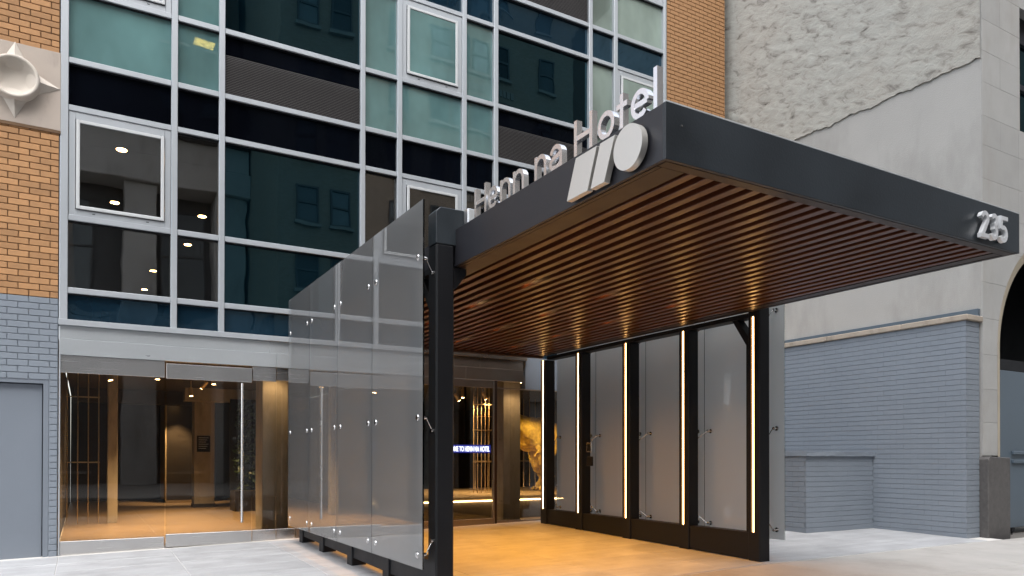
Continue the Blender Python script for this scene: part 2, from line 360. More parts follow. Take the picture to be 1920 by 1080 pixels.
# ------------------------------------------------------------------ brick walls
def brick_mesh(L, H, D, m, ch=.004, axis='y-', ex=None):
    """a brick with chamfered face; face looks to -Y (axis y-) or to -X (axis x-)"""
    a, b, c = L/2, H/2, ch; e = c if ex is None else ex
    P = [(-a, 0, -b), (a, 0, -b), (a, 0, b), (-a, 0, b), (-a, -D+c, -b), (a, -D+c, -b), (a, -D+c, b), (-a, -D+c, b),
         (-a+e, -D, -b+c), (a-e, -D, -b+c), (a-e, -D, b-c), (-a+e, -D, b-c)]
    if axis == 'x-': P = [(y, -x, z) for x, y, z in P]
    F = [(8, 9, 10, 11)]+[(i, (i+1) % 4, 4+(i+1) % 4, 4+i) for i in range(4)]+[(4+i, 4+(i+1) % 4, 8+(i+1) % 4, 8+i) for i in range(4)]
    mb = MB(); mb.raw(P, F); mb.mats = [m]; return mb
def lay(parent, axis, plane, u0, u1, zlo, zhi, course, pitch, joint, matf, vj=None, skip=lambda u, z: False, limit=300, depth=.012, phase=0, name='brick', prefer=None):
    rows = int(round((zhi-zlo)/course)); items = []
    for r in range(rows):
        z = zlo+(r+.5)*course; off = phase+(pitch/2 if r % 2 else 0)
        k = math.floor((u0-off)/pitch)
        while True:
            a = off+k*pitch; b = a+pitch; k += 1
            if a >= u1: break
            a = max(a, u0); b = min(b, u1)
            if b-a < .03: continue
            segs = [(a, b)]
            q = skip((a+b)/2, z)
            if q is True: continue
            if isinstance(q, tuple):           # clip against an opening edge
                lo, hi = q; a = max(a, lo); b = min(b, hi)
                if b-a < .03: continue
            items.append((a, b, z))
    def pos(a, b, z): return Vector(((a+b)/2, plane, z)) if axis == 'y-' else Vector((plane, (a+b)/2, z))
    def inview(p):
        d = p-CAMLOC; k = d.dot(fw)
        if k <= 0: return 0
        px = 960+1386*d.dot(r2)/k; py = 848-1386*d.dot(u2)/k
        return 1 if (-30 < px < 1950 and -30 < py < 1110) else 0
    items.sort(key=lambda t: (-inview(pos(*t)), (prefer(pos(*t)) if prefer else (pos(*t)-CAMLOC).length)))
    cache = {}; rest = MB(); JIT = .0012 if vj is None else .0004
    for i, (a, b, z) in enumerate(items):
        m = matf(z); L = round(b-a-(joint if vj is None else vj), 3); key = (L, m.name)
        if i < limit:
            if key not in cache: cache[key] = brick_mesh(L, course-joint, depth, m, axis=axis, ex=(None if vj is None else .0004)).data('brick')
            o = inst(name, cache[key], pos(a, b, z)+(Vector((0, rnd.uniform(-JIT, JIT), 0)) if axis == 'y-' else Vector((rnd.uniform(-JIT, JIT), 0, 0))), parent)
        else:
            t = brick_mesh(L, course-joint, depth+rnd.uniform(-.0005, .0005), m, axis=axis, ex=(None if vj is None else .0004)); p = pos(a, b, z)
            rest.raw([Vector(v)+p for v in t.v], t.f, m)
    if rest.v: rest.build('brick_courses', None, parent)['kind'] = 'stuff'
CO, PI_ = .0872, .244
# left wall: orange above, painted grey-blue below, stone panel and doorway left out
lw = thing('brick_wall', 'orange brick wall painted blue grey at street level, beside the grey door at the left edge', 'wall', (-1.4, 0, 0))
bx('wall_core', M['mortar'], lw, -3.6, -.30, .026, .35, 3.555, 12.6)
bx('wall_core', M['paint'], lw, -3.6, -.30, .014, .35, 2.45, 3.554)
bx('wall_core', M['paint'], lw, -.405, -.30, .014, .35, -.1, 2.45)
bx('wall_core', M['paint'], lw, -3.6, -1.55, .014, .35, -.1, 2.45)
def skipL(u, z):
    if 5.88 < z < 6.98: return True
    if z < 2.44:
        if u > -.53: return (-.405, 0)
        if u < -1.4: return (-9, -1.55)
        return True
    return False
lay(lw, 'y-', .03, -3.6, -.30, -.02, -.02+CO*41, CO, PI_, .009, lambda z: M['paint'], None, skipL, limit=150, depth=.028, phase=-.40)
lay(lw, 'y-', .03, -3.6, -.30, -.02+CO*41, 12.6, CO, PI_, .010, lambda z: M['brick_orange'], None, skipL, limit=150, depth=.028, phase=-.40)
# right orange pier
rw = thing('brick_wall', 'orange brick wall between the window grid and the grey stucco neighbour', 'wall', (11.7, 0, 4))
bx('wall_core', M['mortar'], rw, 10.805, 12.54, .03, .4, 3.7, 12.6)
lay(rw, 'y-', .03, 10.81, 12.54, 3.7, 12.6, CO, PI_, .011, lambda z: M['brick_orange'], limit=296, depth=.028, phase=.05)
lowr = thing('ground_floor_wall', 'blue grey ground floor wall behind the right glass screen', 'wall', (10, 0, 0))
bx('wall_panel', M['paint_door'], lowr, 8.72, 12.84, .04, .4, -.1, 3.7)

# carved stone panel on left wall
sp = thing('relief_panel', 'square cast stone panel with a carved four-pointed dish on the left brick wall', 'panel', (-.82, 0, 6.43))
bx('slab', M['cast'], sp, -1.36, -.285, -.002, .2, 5.885, 6.975, c=.006)
mb = MB(); cx_, cz_ = -.815, 6.462
N = 48; prof = [(.0005, .004), (.07, .002), (.13, -.008), (.18, -.03), (.215, -.062), (.238, -.10), (.246, -.125), (.256, -.132), (.276, -.132), (.285, -.124), (.292, -.08), (.30, .012)]
vs = []; fs = []
for (r, y) in prof:
    for i in range(N):
        t = 2*math.pi*i/N; vs.append((cx_+r*math.cos(t), y-.015, cz_+r*math.sin(t)))
for a in range(len(prof)-1):
    for i in range(N): fs.append((a*N+i, a*N+(i+1) % N, (a+1)*N+(i+1) % N, (a+1)*N+i))
mb.raw(vs, fs, None, True).build('carved_dish', M['cast_light'], sp)
for ang, L in ((90, .52), (0, .525), (180, .525), (270, .52)):
    d = Vector((math.cos(R(ang)), 0, math.sin(R(ang)))); p = Vector((-d.z, 0, d.x)); c = Vector((cx_, 0, cz_))
    base = .23
    A = c+d*.10+p*.275+Vector((0, -.003, 0)); B = c+d*.10-p*.275+Vector((0, -.003, 0)); T = c+d*L+Vector((0, -.006, 0)); K = c+d*.25+Vector((0, -.125, 0))
    K2 = c+d*.36+Vector((0, -.066, 0))
    # concave flanks
    pts = [c+d*.29+p*.12+Vector((0, -.004, 0)), c+d*.29-p*.12+Vector((0, -.004, 0))]
    MB().raw([A, pts[0], T, pts[1], B, K, K2], [(0, 1, 6, 5), (1, 2, 6), (2, 3, 6), (3, 4, 5, 6), (0, 5, 4)]).build('carved_point', M['cast_light'], sp)
bx('drip_ledge', M['mortar'], sp, -1.36, -.285, -.012, .03, 5.845, 5.884)
# the upper wall behind the dish must not cut it
# grey service door
gd = thing('service_door', 'flat blue grey metal door in the painted brick wall at the left edge', 'door', (-1, 0, 0))
bx('door_leaf', M['paint_door'], gd, -1.47, -.485, .075, .11, -.03, 2.36, c=.003)
mb = MB(); mb.box(-.472, -.408, .012, .16, -.04, 2.44); mb.box(-1.55, -1.485, .012, .16, -.04, 2.44); mb.box(-1.484, -.473, .012, .16, 2.372, 2.44)
mb.build('door_frame', M['paint_door'], gd)
bx('backing', M['black'], gd, -1.49, -.47, .13, .3, -.05, 2.44)

# ------------------------------------------------------------------ curtain wall
MX = [(-.29, -.192), (1.118, 1.204), (1.785, 1.869), (4.021, 4.104), (4.678, 4.766), (5.927, 6.014), (6.579, 6.672), (8.755, 8.843), (9.385, 9.480), (10.720, 10.80)]
RZ = [3.276, 3.652, 4.675, 6.213, 6.880, 7.883, 9.356, 10.013, 11.02, 12.5]
RH = .08
cw = thing('curtain_wall', 'grid of aluminium framed teal and navy windows over the hotel entrance', 'window wall', (5, 0, 3.2))
for a, b in MX:
    mb = MB(); mb.box(a, b, .0, .16, 3.276, 12.6, c=.006)
    mb.build('mullion', M['alu'], cw)
for a, b in ((-.192, 1.118), (1.204, 1.785), (1.869, 4.021), (4.104, 4.678), (4.766, 5.927), (6.014, 6.579), (6.672, 8.755), (8.843, 9.385), (9.48, 10.72)):
    for z in RZ[1:]:
        bx('gap_shadow', M['black'], cw, a+.001, b-.001, .035, .073, z-.016, z-.003)  # black strip put in as the gap and shadow line under the transom
        o = bx('transom', M['alu'], cw, a+.001, b-.001, .006+rnd.uniform(0, .002), .15, z+rnd.uniform(-.002, .002), z+RH, c=.006)
bays = [(MX[i][1], MX[i+1][0]) for i in range(9)]
slat_me = MB().raw(*(lambda L=1: ([(0, .0, 0), (1, .0, 0), (1, .016, .008), (0, .016, .008), (0, .0, .009), (1, .0, .009), (1, .016, .017), (0, .016, .017)],
     [(0, 1, 2, 3), (4, 7, 6, 5), (0, 4, 5, 1), (3, 2, 6, 7), (0, 3, 7, 4), (1, 5, 6, 2)]))())
M['louvre'] = surf('louvre_grey', (.085, .08, .08), .5, .2, var=.05, bump=0)
slat_me.mats = [M['louvre']]; slat_me = slat_me.data('slat')
for i, (a, b) in enumerate(bays):
    for r in range(9):
        z0 = RZ[r]+(RH if r else 0); z1 = RZ[r+1]
        y = .075
        wide = i in (2, 6)
        kind = 'g_teal'
        if r == 0: kind = 'g_navy'
        elif r == 3: kind = 'g_black'
        elif r == 6: kind = 'g_navy'
        elif wide: kind = 'g_dark'
        elif r in (1, 2): kind = 'g_clear'
        elif i >= 7: kind = 'g_pale'
        if wide and r in (4, 7):
            zl = z0+(z1-z0)*.68
            lv = bx('louvre', M['g_black'], cw, a, b, y, y+.02, zl, z1)
            nn = int((zl-z0)/.026)
            for q in range(nn): inst('slat', slat_me, (a, .05, z0+q*.026+.004), lv, scale=(b-a, 1, 1))
            bx('back_panel', M['black'], lv, a, b, .08, .1, z0, zl)
            continue
        if i in (0, 4, 8) and r in (2, 5, 8):
            wf = MB(); m_ = .012
            A, B, C_, D_ = a+.004, b-.004, z0+.002, z1-.004
            t = .082
            for (p, q, s_, u) in ((A, A+t, C_, D_), (B-t, B, C_, D_), (A+t, B-t, C_, C_+t), (A+t, B-t, D_-t*1.25, D_)):
                wf.box(p, q, .022, .13, s_, u, c=.004)
            wo = wf.build('window_frame', M['alu'], cw)
            A, B, C_, D_ = A+t+.007, B-t-.007, C_+t+.006, D_-t*1.25-.008
            t = .047; sf = MB()
            for (p, q, s_, u) in ((A, A+t, C_, D_), (B-t, B, C_, D_), (A+t, B-t, C_, C_+t), (A+t, B-t, D_-t, D_)):
                sf.box(p, q, -.006, .019, s_, u, c=.006)
                
            sf.build('sash', M['frame'], wo)
            for xx in (A+.22, B-.22): bx('drain_slot', M['black'], wo, xx-.018, xx+.018, .0185, .0218, C_-.05, C_-.04)
            bx('pane', M['g_clear'] if r == 2 else (M['g_teal'] if i < 7 else M['g_pale']), wo, A+t, B-t, .004, .012, C_+t, D_-t)
            continue
        bx('pane' if kind not in ('g_navy', 'g_black') else 'spandrel_panel', M[kind], cw, a-.002, b+.002, y+rnd.uniform(-.002, .002), y+.008, z0-.004, z1+.004)
# floors and rooms behind
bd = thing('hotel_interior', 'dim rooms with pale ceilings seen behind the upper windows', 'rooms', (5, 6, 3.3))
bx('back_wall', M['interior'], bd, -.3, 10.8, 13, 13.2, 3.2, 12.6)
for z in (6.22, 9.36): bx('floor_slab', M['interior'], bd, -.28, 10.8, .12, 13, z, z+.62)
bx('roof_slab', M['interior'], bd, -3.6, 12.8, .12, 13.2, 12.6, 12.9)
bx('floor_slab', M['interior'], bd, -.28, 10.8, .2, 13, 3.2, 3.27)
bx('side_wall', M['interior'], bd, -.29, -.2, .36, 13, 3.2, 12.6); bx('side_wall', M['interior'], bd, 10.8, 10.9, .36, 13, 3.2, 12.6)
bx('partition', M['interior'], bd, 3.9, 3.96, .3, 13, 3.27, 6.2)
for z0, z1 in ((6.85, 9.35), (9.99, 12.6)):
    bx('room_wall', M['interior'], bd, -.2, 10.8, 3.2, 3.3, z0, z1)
# ceiling downlights in the room behind the left windows
def onZ(px, py, z):
    d = fw+r2*((px-960.36)/1385.85)+u2*((847.76-py)/1385.85); t = (z-CAMLOC.z)/d.z; return CAMLOC+d*t
dl = MB(); dl.cyl((0, 0, 0), (0, 0, .03), .095, n=16, m=M['brushed']); dl.cyl((0, 0, -.004), (0, 0, -.001), .075, n=16, m=M['lamp']); dl = dl.data('downlight')
for n_, (px, py) in enumerate(((228, 281), (215, 380), (379, 406), (352, 459), (287, 508), (271, 543))):
    p = onZ(px, py, 6.185)
    lab = ['round warm ceiling downlight, highest and nearest of those in the left casement', 'round warm ceiling downlight low in the left casement window', 'round warm ceiling downlight in the narrow pane beside the casement',
           'round warm ceiling downlight at the top of the narrow lower pane', 'round warm ceiling downlight in the middle of the pane under the casement', 'round warm ceiling downlight at the very bottom of the pane under the casement'][n_]
    o = inst('ceiling_downlight', dl, p); tag(o, lab, 'downlight', 'downlights in the left upstairs room')
p = onZ(383, 82, 9.30)
o = MB().box(-.17, .17, -.07, .07, 0, .05, m=M['alu']).box(-.16, .16, -.065, .065, -.006, -.001, m=M['tube']).build('ceiling_lamp'); o.location = Vector((2.0, .7, 8.9)); o.location = onZ(383, 82, 8.4); o.rotation_euler = (R(-30), 0, R(8))
tag(o, 'yellow rectangular lamp glowing behind the narrow teal window', 'ceiling lamp')

# ------------------------------------------------------------------ metal lintel bands
li = thing('metal_lintel', 'stepped grey sheet metal band between the windows and the entrance glass', 'lintel', (3.5, 0, 3))
def seg(name, xs_, y0, z0, z1, m, c=.004):
    for a, b in zip(xs_, xs_[1:]): bx(name, m if a < 2.9 else M['shaded_sheet'], li, a+.0015, b-.0015, y0, .13, z0, z1, c=c)
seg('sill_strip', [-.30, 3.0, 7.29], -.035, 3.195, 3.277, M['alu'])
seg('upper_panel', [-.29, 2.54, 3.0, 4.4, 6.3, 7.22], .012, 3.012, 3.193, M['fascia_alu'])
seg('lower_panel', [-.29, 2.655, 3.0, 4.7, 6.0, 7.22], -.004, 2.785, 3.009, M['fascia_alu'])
bx('end_block', M['paint_door'], li, 7.295, 8.70, .05, .2, 2.66, 3.27)

# ------------------------------------------------------------------ entrance glazing
en = thing('glass_entrance', 'steel railed glass front with a tall bar handle, left of the canopy', 'glass entrance', (1.2, 0, 0))
def leafset(parent, a, b, ztop, zbot, zg, zglo, y0, rail=True, y1=None, c=.003):
    y1 = y1 or y0+.045; bm_m = M['brushed'] if a < 2.9 else M['shaded_sheet']
    bx('header_rail', bm_m, parent, a+.002, b-.002, y0, y1, zg, ztop, c=c)
    bx('bottom_rail', bm_m, parent, a+.002, b-.002, y0, y1, zbot, zglo, c=c)
    bx('glass_pane', M['g_door'], parent, a+.004, b-.004, y0+.018, y0+.028, zglo-.01, zg+.01)
leafset(en, -.272, 1.048, 2.783, -.01, 2.54, .185, .02)
leafset(en, 1.062, 2.281, 2.745, .035, 2.525, .222, -.012)
leafset(en, 2.292, 2.655, 2.783, .04, 2.56, .222, .02)
leafset(en, 2.661, 2.96, 2.783, .045, 2.58, .222, .03)
bx('jamb', M['alu'], en, -.29, -.272, .0, .06, -.02, 2.783)
hd = MB(); hd.cyl((2.12, -.085, .36), (2.12, -.085, 2.50), .02, n=16); h = hd.build('door_handle', M['steel'], en)
for z in (.62, 2.2): MB().cyl((2.12, -.085, z), (2.12, .02, z), .011, n=10).build('handle_mount', M['steel'], h)
MB().cyl((2.13, -.016, .085), (2.13, -.008, .085), .02, n=16).build('lock_cylinder', M['chrome'], en)
e2 = thing('glass_entrance', 'warm lit glass front with rails coloured for warm shade behind the canopy', 'glass entrance', (6.3, 0, 0))
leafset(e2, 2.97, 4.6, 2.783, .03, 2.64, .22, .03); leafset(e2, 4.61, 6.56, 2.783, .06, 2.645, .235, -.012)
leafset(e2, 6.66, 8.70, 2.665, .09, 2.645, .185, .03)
bx('door_stile', M['shaded_sheet'], e2, 6.565, 6.60, -.012, .03, .06, 2.783, c=.003); bx('door_post', M['trim'], e2, 6.605, 6.65, .0, .06, .05, 2.783, c=.003)

# ------------------------------------------------------------------ lobby
lf = bpy.data.objects.new('lobby_floor', None); COL.objects.link(lf); struct(lf)
for i in range(9):
    for j in range(19):
        x0 = -.30+i*1.383; y0 = .10+j*.69
        MB().box(x0+.002, x0+1.381, y0+.002, y0+.688, .0, .06, c=.002).build('tile', M['lobby_tile'], lf)
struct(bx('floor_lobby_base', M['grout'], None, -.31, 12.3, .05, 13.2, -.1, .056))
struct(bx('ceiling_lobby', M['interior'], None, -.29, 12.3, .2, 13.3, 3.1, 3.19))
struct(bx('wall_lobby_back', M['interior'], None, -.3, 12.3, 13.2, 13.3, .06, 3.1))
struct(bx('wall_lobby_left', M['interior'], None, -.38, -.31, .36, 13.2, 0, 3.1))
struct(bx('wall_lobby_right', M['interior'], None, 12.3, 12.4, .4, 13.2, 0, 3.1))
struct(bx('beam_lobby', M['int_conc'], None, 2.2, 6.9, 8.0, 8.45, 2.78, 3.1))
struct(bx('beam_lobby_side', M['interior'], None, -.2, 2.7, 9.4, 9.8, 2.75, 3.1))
def column(x0, x1, y0, y1, label, foot=True, g='concrete columns in the lobby'):
    t = thing('concrete_column', label, 'column', ((x0+x1)/2, (y0+y1)/2, .06), g)
    bx('shaft', M['int_conc'], t, x0, x1, y0, y1, .06, 3.1, c=.012)
    if foot: bx('skirting', M['darkwood'], t, x0-.015, x1+.015, y0-.015, y1+.015, .06, .15)
    return t
column(2.60, 3.03, .80, 1.36, 'raw concrete column right behind the sidelight next to the bar handle', False)
column(2.50, 3.0, 8.7, 9.2, 'raw concrete column deep in the lobby carrying a small black notice')
column(7.32, 7.72, .95, 1.45, 'raw concrete column behind the glass between the lit sign and the dinosaur', False)
column(.42, .60, 4.55, 4.75, 'slim concrete pier at the end of the left brass grille', False)
nt_ = thing('notice_plate', 'small black notice on the deep concrete column', 'notice', (2.62, 8.68, 1.65))
bx('plate', M['black'], nt_, 2.56, 2.88, 8.668, 8.684, 1.50, 1.92)
for q in range(6): bx('text_line', M['frame'], nt_, 2.60, 2.84-.03*(q % 3), 8.662, 8.667, 1.86-.055*q, 1.872-.055*q)
pr_ = thing('partition_box', 'black panelled box partition deep in the lobby with light grazing its edge', 'partition', (2.9, 11, .06))
bx('front_panel', M['darkwood'], pr_, 2.06, 2.98, 11.0, 11.1, .14, 2.9); bx('side_panel', M['plinth_top'], pr_, 2.02, 2.055, 11.0, 12.6, .14, 2.9)
bx('base_strip', M['plinth_top'], pr_, 2.03, 3.0, 10.985, 10.998, .06, .139)
def grille(x0, x1, y, n, label, z1=3.09, bars=(1.26, 2.53)):
    t = thing('rod_grille', label, 'grille', ((x0+x1)/2, y, .06), 'brass rod grilles')
    for i in range(n):
        x = x0+(x1-x0)*i/(n-1); MB().cyl((x, y, .06), (x, y, z1), .011, n=8).build('rod', M['brass'], t)
    for z in bars: bx('crossbar', M['brass'], t, x0-.02, x1+.02, y-.012, y+.012, z-.012, z+.012)
    return t
grille(-.26, .27, 4.6, 4, 'upright brass rods behind the left entrance pane')
grille(7.86, 8.36, 3.3, 6, 'close upright brass rods right of the lit sign', bars=(.6, 1.26, 2.0, 2.6))
grille(9.6, 12.0, 6.6, 13, 'long row of brass rods behind the dinosaur')
# plant wall and bench
pl = thing('plant_wall', 'dark leafy planting above a brown bench, behind the bar handle', 'plants', (4.2, 7, .06))
bx('bench', M['darkwood'], pl, 3.15, 5.3, 6.6, 7.3, .06, .55, c=.01)
lm = MB(); rr_ = random.Random(3)
for i in range(1400):
    p = Vector((rr_.uniform(3.25, 5.2), rr_.uniform(6.85, 7.25), rr_.uniform(.6, 2.7))); d = Vector((rr_.uniform(-1, 1), rr_.uniform(-1, .2), rr_.uniform(-1, 1))).normalized(); q = d.orthogonal().normalized()*rr_.uniform(.02, .045); L = rr_.uniform(.07, .15)
    lm.raw([p, p+d*L*.5+q, p+d*L, p+d*L*.5-q], [(0, 1, 2, 3)])
lm.build('foliage', M['leaf'], pl)['kind'] = 'stuff'
bx('backing', M['black'], pl, 3.15, 5.3, 7.3, 7.35, .55, 2.8)
# can spotlights
def spot(px, py, z, tilt, e, label, name='can_spotlight', rz=0, real=True, size=100):
    p = onZ(px, py, z) if py is not None else Vector((px[0], px[1], z))
    t = thing(name, label, 'spotlight', p, 'spotlights under the lobby ceiling')
    t.rotation_euler = (0, 0, 0)
    q = MB(); q.cyl(p+Vector((0, 0, .09)), (p.x, p.y, 3.1), .012, n=8).build('stem', M['brass'], t)
    d = Vector((math.sin(tilt)*math.cos(rz), math.sin(tilt)*math.sin(rz), -math.cos(tilt)))
    MB().cyl(p-d*.10, p+d*.09, .042, n=16).build('can', M['brass'], t)
    MB().cyl(p+d*.092, p+d*.095, .034, n=16).build('lens', M['lamp'], t)
    if real:
        l = bpy.data.lights.new('spot_beam', 'SPOT'); l.energy = e*.85; l.spot_size = R(size); l.spot_blend = .7; l.color = (1, .66, .33); l.shadow_soft_size = .05
        o = bpy.data.objects.new('spot_beam', l); COL.objects.link(o); o.location = p+d*.12; o.rotation_euler = (-d).to_track_quat('Z', 'Y').to_euler()
spot(401, 712, 2.9, 0, 150, 'upright brass can spotlight beside the deep concrete column')
spot(383, 722, 2.9, .8, 150, 'tilted brass can spotlight left of the deep concrete column', rz=2.4)
spot(358, 735, 2.85, .1, 180, 'brass can spotlight in front of the black box partition')
spot(205, 703, 2.75, .2, 190, 'brass can spotlight at the top of the left entrance pane')
spot((1.2, 3.2), None, 2.9, .0, 190, 'brass can spotlight over the middle of the left lobby floor')
spot((2.3, 10.4), None, 2.9, .25, 150, 'brass can spotlight grazing the black partition edge', rz=1.57, size=70)
spot(857, 745, 2.75, .6, 130, 'tilted brass can spotlight at the left of the warm entrance', rz=0)
spot(868, 738, 2.8, 0, 130, 'upright brass can spotlight in the warm entrance')
spot(908, 742, 2.8, .5, 45, 'brass can spotlight above the rods beside the lit sign', rz=.3)
spot((8.9, 2.0), None, 2.95, .5, 75, 'brass can spotlight aimed at the dinosaur', rz=.9, size=80)
spot((10.2, 2.0), None, 2.95, .4, 55, 'brass can spotlight right of the dinosaur', rz=1.6, size=90)
spot((2.75, .42), None, 2.93, .25, 9, 'added, unseen can spotlight washing the column next to the bar handle', rz=1.57, size=120)  # lamp added out of view to brighten the column front
spot((7.5, .52), None, 2.93, .25, 9, 'added, unseen can spotlight washing the column right of the lit sign', rz=1.57, size=120)  # likewise an added hidden lamp, for the column by the sign
spot((6.3, 5.2), None, 2.9, .0, 120, 'brass can spotlight over the plinth')

# LED ticker
ls = thing('ticker_sign', 'lit blue white ticker sign reading WELCOME TO HENN NA HOTEL in the lobby', 'sign', (7.0, 2.0, 1.5))
bx('sign_box', M['sign_bg'], ls, 6.43, 7.60, 2.0, 2.05, 1.46, 1.63, c=.004)
def text(body, size, m, parent, loc, rot, ext=.004, sx=1, name='lettering'):
    cu = bpy.data.curves.new(name, 'FONT'); cu.body = body; cu.size = size; cu.extrude = ext; cu.resolution_u = 3; cu.offset = .002
    o = bpy.data.objects.new(name, cu); COL.objects.link(o); bpy.context.view_layer.update()
    dg = bpy.context.evaluated_depsgraph_get(); me = bpy.data.meshes.new_from_object(o.evaluated_get(dg)); bpy.data.objects.remove(o)
    me.materials.clear(); me.materials.append(m)
    return inst(name, me, loc, parent, rot, (sx, 1, 1))
tx = text('WELCOME TO HENN NA HOTEL', .155, M['sign_px'], ls, (6.46, 1.992, 1.49), (R(90), 0, 0), sx=.62)
wdt = tx.dimensions.x; tx.scale.x *= 1.11/max(.1, max(v.co.x for v in tx.data.vertices)*.62)*1.0
bx('sign_bracket', M['black'], ls, 6.98, 7.02, 2.01, 2.04, 1.64, 3.09)

# plinth with glowing edge
ph = thing('display_plinth', 'low dark display plinth with a glowing edge line under the dinosaur', 'plinth', (9, 4, .06))
bx('plinth_body', M['plinth'], ph, 5.6, 12.0, 1.75, 6.0, .06, .44); bx('plinth_deck', M['plinth_top'], ph, 5.58, 12.02, 1.73, 6.02, .462, .53, c=.004)
bx('led_strip', M['led_plinth'], ph, 5.57, 12.03, 1.72, 1.735, .442, .46); bx('led_strip', M['led_plinth'], ph, 5.6, 12.0, 6.03, 6.045, .50, .525)

# T. rex statue (skin modifier, walks towards the street and left)
def dino():
    t = thing('dinosaur_statue', 'life-like yellow and brown tyrannosaur statue standing on the lit plinth', 'dinosaur', (10.2, 3.8, .53))
    # local frame: x forward, y left, z up (metres), heading turned below
    nodes = {'pelvis': ((0, 0, 1.40), .36), 'chest': ((.55, 0, 1.40), .43), 'sh': ((.98, 0, 1.42), .38), 'neck': ((1.28, 0, 1.60), .25), 'neck2': ((1.45, 0, 1.9), .15),
             'head': ((1.66, 0, 1.92), .15), 'snout': ((1.92, 0, 1.84), .105), 'nose': ((2.06, 0, 1.80), .07), 'jaw': ((1.72, 0, 1.74), .07), 'jaw2': ((1.98, 0, 1.66), .045),
             't1': ((-.45, 0, 1.40), .23), 't2': ((-.95, 0, 1.36), .16), 't3': ((-1.5, 0, 1.38), .10), 't4': ((-2.05, 0, 1.45), .05), 't5': ((-2.5, 0, 1.55), .02)}
    edges = [('pelvis', 'chest'), ('chest', 'sh'), ('sh', 'neck'), ('neck', 'neck2'), ('neck2', 'head'), ('head', 'snout'), ('snout', 'nose'), ('neck2', 'jaw'), ('jaw', 'jaw2'),
             ('pelvis', 't1'), ('t1', 't2'), ('t2', 't3'), ('t3', 't4'), ('t4', 't5')]
    for s, sx in ((1, .18), (-1, -.22)):
        k = 'L' if s > 0 else 'R'
        nodes.update({k+'hip': ((.02+sx*.2, s*.26, 1.20), .25), k+'knee': ((.30+sx, s*.27, .80), .17), k+'hock': ((-.06+sx, s*.27, .38), .085), k+'ankle': ((.10+sx, s*.27, .09), .055),
                      k+'toeA': ((.38+sx, s*.27, .045), .035), k+'toeB': ((.33+sx, s*.38, .045), .032), k+'toeC': ((.33+sx, s*.17, .045), .032), k+'spur': ((-.03+sx, s*.22, .045), .02),
                      k+'arm': ((.86, s*.30, 1.16), .05), k+'elb': ((.84, s*.36, .98), .028), k+'hand': ((.97, s*.36, .92), .02), k+'claw': ((1.05, s*.36, .86), .012)})
        edges += [('pelvis', k+'hip'), (k+'hip', k+'knee'), (k+'knee', k+'hock'), (k+'hock', k+'ankle'), (k+'ankle', k+'toeA'), (k+'ankle', k+'toeB'), (k+'ankle', k+'toeC'), (k+'ankle', k+'spur'),
                  ('sh', k+'arm'), (k+'arm', k+'elb'), (k+'elb', k+'hand'), (k+'hand', k+'claw')]
    nm = list(nodes); me = bpy.data.meshes.new('body'); me.from_pydata([nodes[n][0] for n in nm], [(nm.index(a), nm.index(b)) for a, b in edges], [])
    o = bpy.data.objects.new('body', me); COL.objects.link(o); md = o.modifiers.new('skin', 'SKIN'); md.use_smooth_shade = True
    for i, n_ in enumerate(nm):
        r = nodes[n_][1]; me.skin_vertices[0].data[i].radius = (r, r*1.08)
    me.skin_vertices[0].data[0].use_root = True
    o.modifiers.new('sub', 'SUBSURF').levels = 3; o.modifiers['sub'].render_levels = 3
    bpy.context.view_layer.update(); dg = bpy.context.evaluated_depsgraph_get(); m2 = bpy.data.meshes.new_from_object(o.evaluated_get(dg))
    bpy.data.objects.remove(o)
    m2.update()
    for v, nn in zip(m2.vertices, [Vector(v.normal) for v in m2.vertices]):
        c = v.co; a = noise.fractal(c*5, 1, 2, 4)*.045+abs(noise.noise(Vector((c.x*3+c.z*9, c.y*4, c.z*3))))*.02+noise.noise(c*19)*.012
        v.co = c+nn*a
    m2.materials.clear(); m2.materials.append(M['dino'])
    for p in m2.polygons: p.use_smooth = True
    ang = DINO_ROT; Rm = Matrix.Rotation(ang, 4, 'Z')
    b = inst('body', m2, (0, 0, 0)); b.parent = t; b.rotation_euler = (0, 0, ang); b.scale = (1.0,)*3
    for s in (1, -1):
        e = MB(); e.cyl((0, -.012, 0), (0, .012, 0), .022, n=10); eo = e.build('eye', M['black']); eo.parent = t; eo.location = Rm @ (Vector((1.74, s*.13, 1.99))*1.0); eo.rotation_euler = (0, 0, ang)
        for i in range(7):
            q = MB(); q.cyl((0, 0, 0), (0, 0, -.05), .012, .002, n=6); qo = q.build('tooth', M['cast_light']); qo.parent = t; qo.location = Rm @ (Vector((1.72+i*.05, s*(.075-i*.006), 1.76))*1.0)
    return t
DINO_ROT = R(205)
dn = dino(); dn.location = (10.12, 3.75, .53)

# ------------------------------------------------------------------ canopy
CX0, CX1, CY0, CY1, CZ0, CZ1 = 3.116, 7.33, -8.50, -.46, 3.211, 3.571
cn = thing('entrance_canopy', 'dark steel canopy with a bronze slatted underside over the entrance', 'canopy', (5.2, -4.5, 0))
bx('side_fascia', M['fascia_side'], cn, CX0, CX0+.03, CY0+.001, CY1, CZ0+.004, CZ1, c=.003)
bx('side_fascia', M['fascia_side'], cn, CX1-.03, CX1, CY0+.001, CY1, CZ0+.004, CZ1, c=.003)
bx('front_fascia', M['fascia'], cn, CX0-.002, CX1+.002, CY0-.03, CY0, CZ0+.002, CZ1+.001, c=.003)
bx('top_edge', M['frame'], cn, CX0+.002, CX1-.002, CY0-.029, CY0-.004, CZ1+.002, CZ1+.011)
bx('back_fascia', M['soffit'], cn, CX0+.031, CX1-.031, CY1-.03, CY1, CZ0+.004, CZ1)
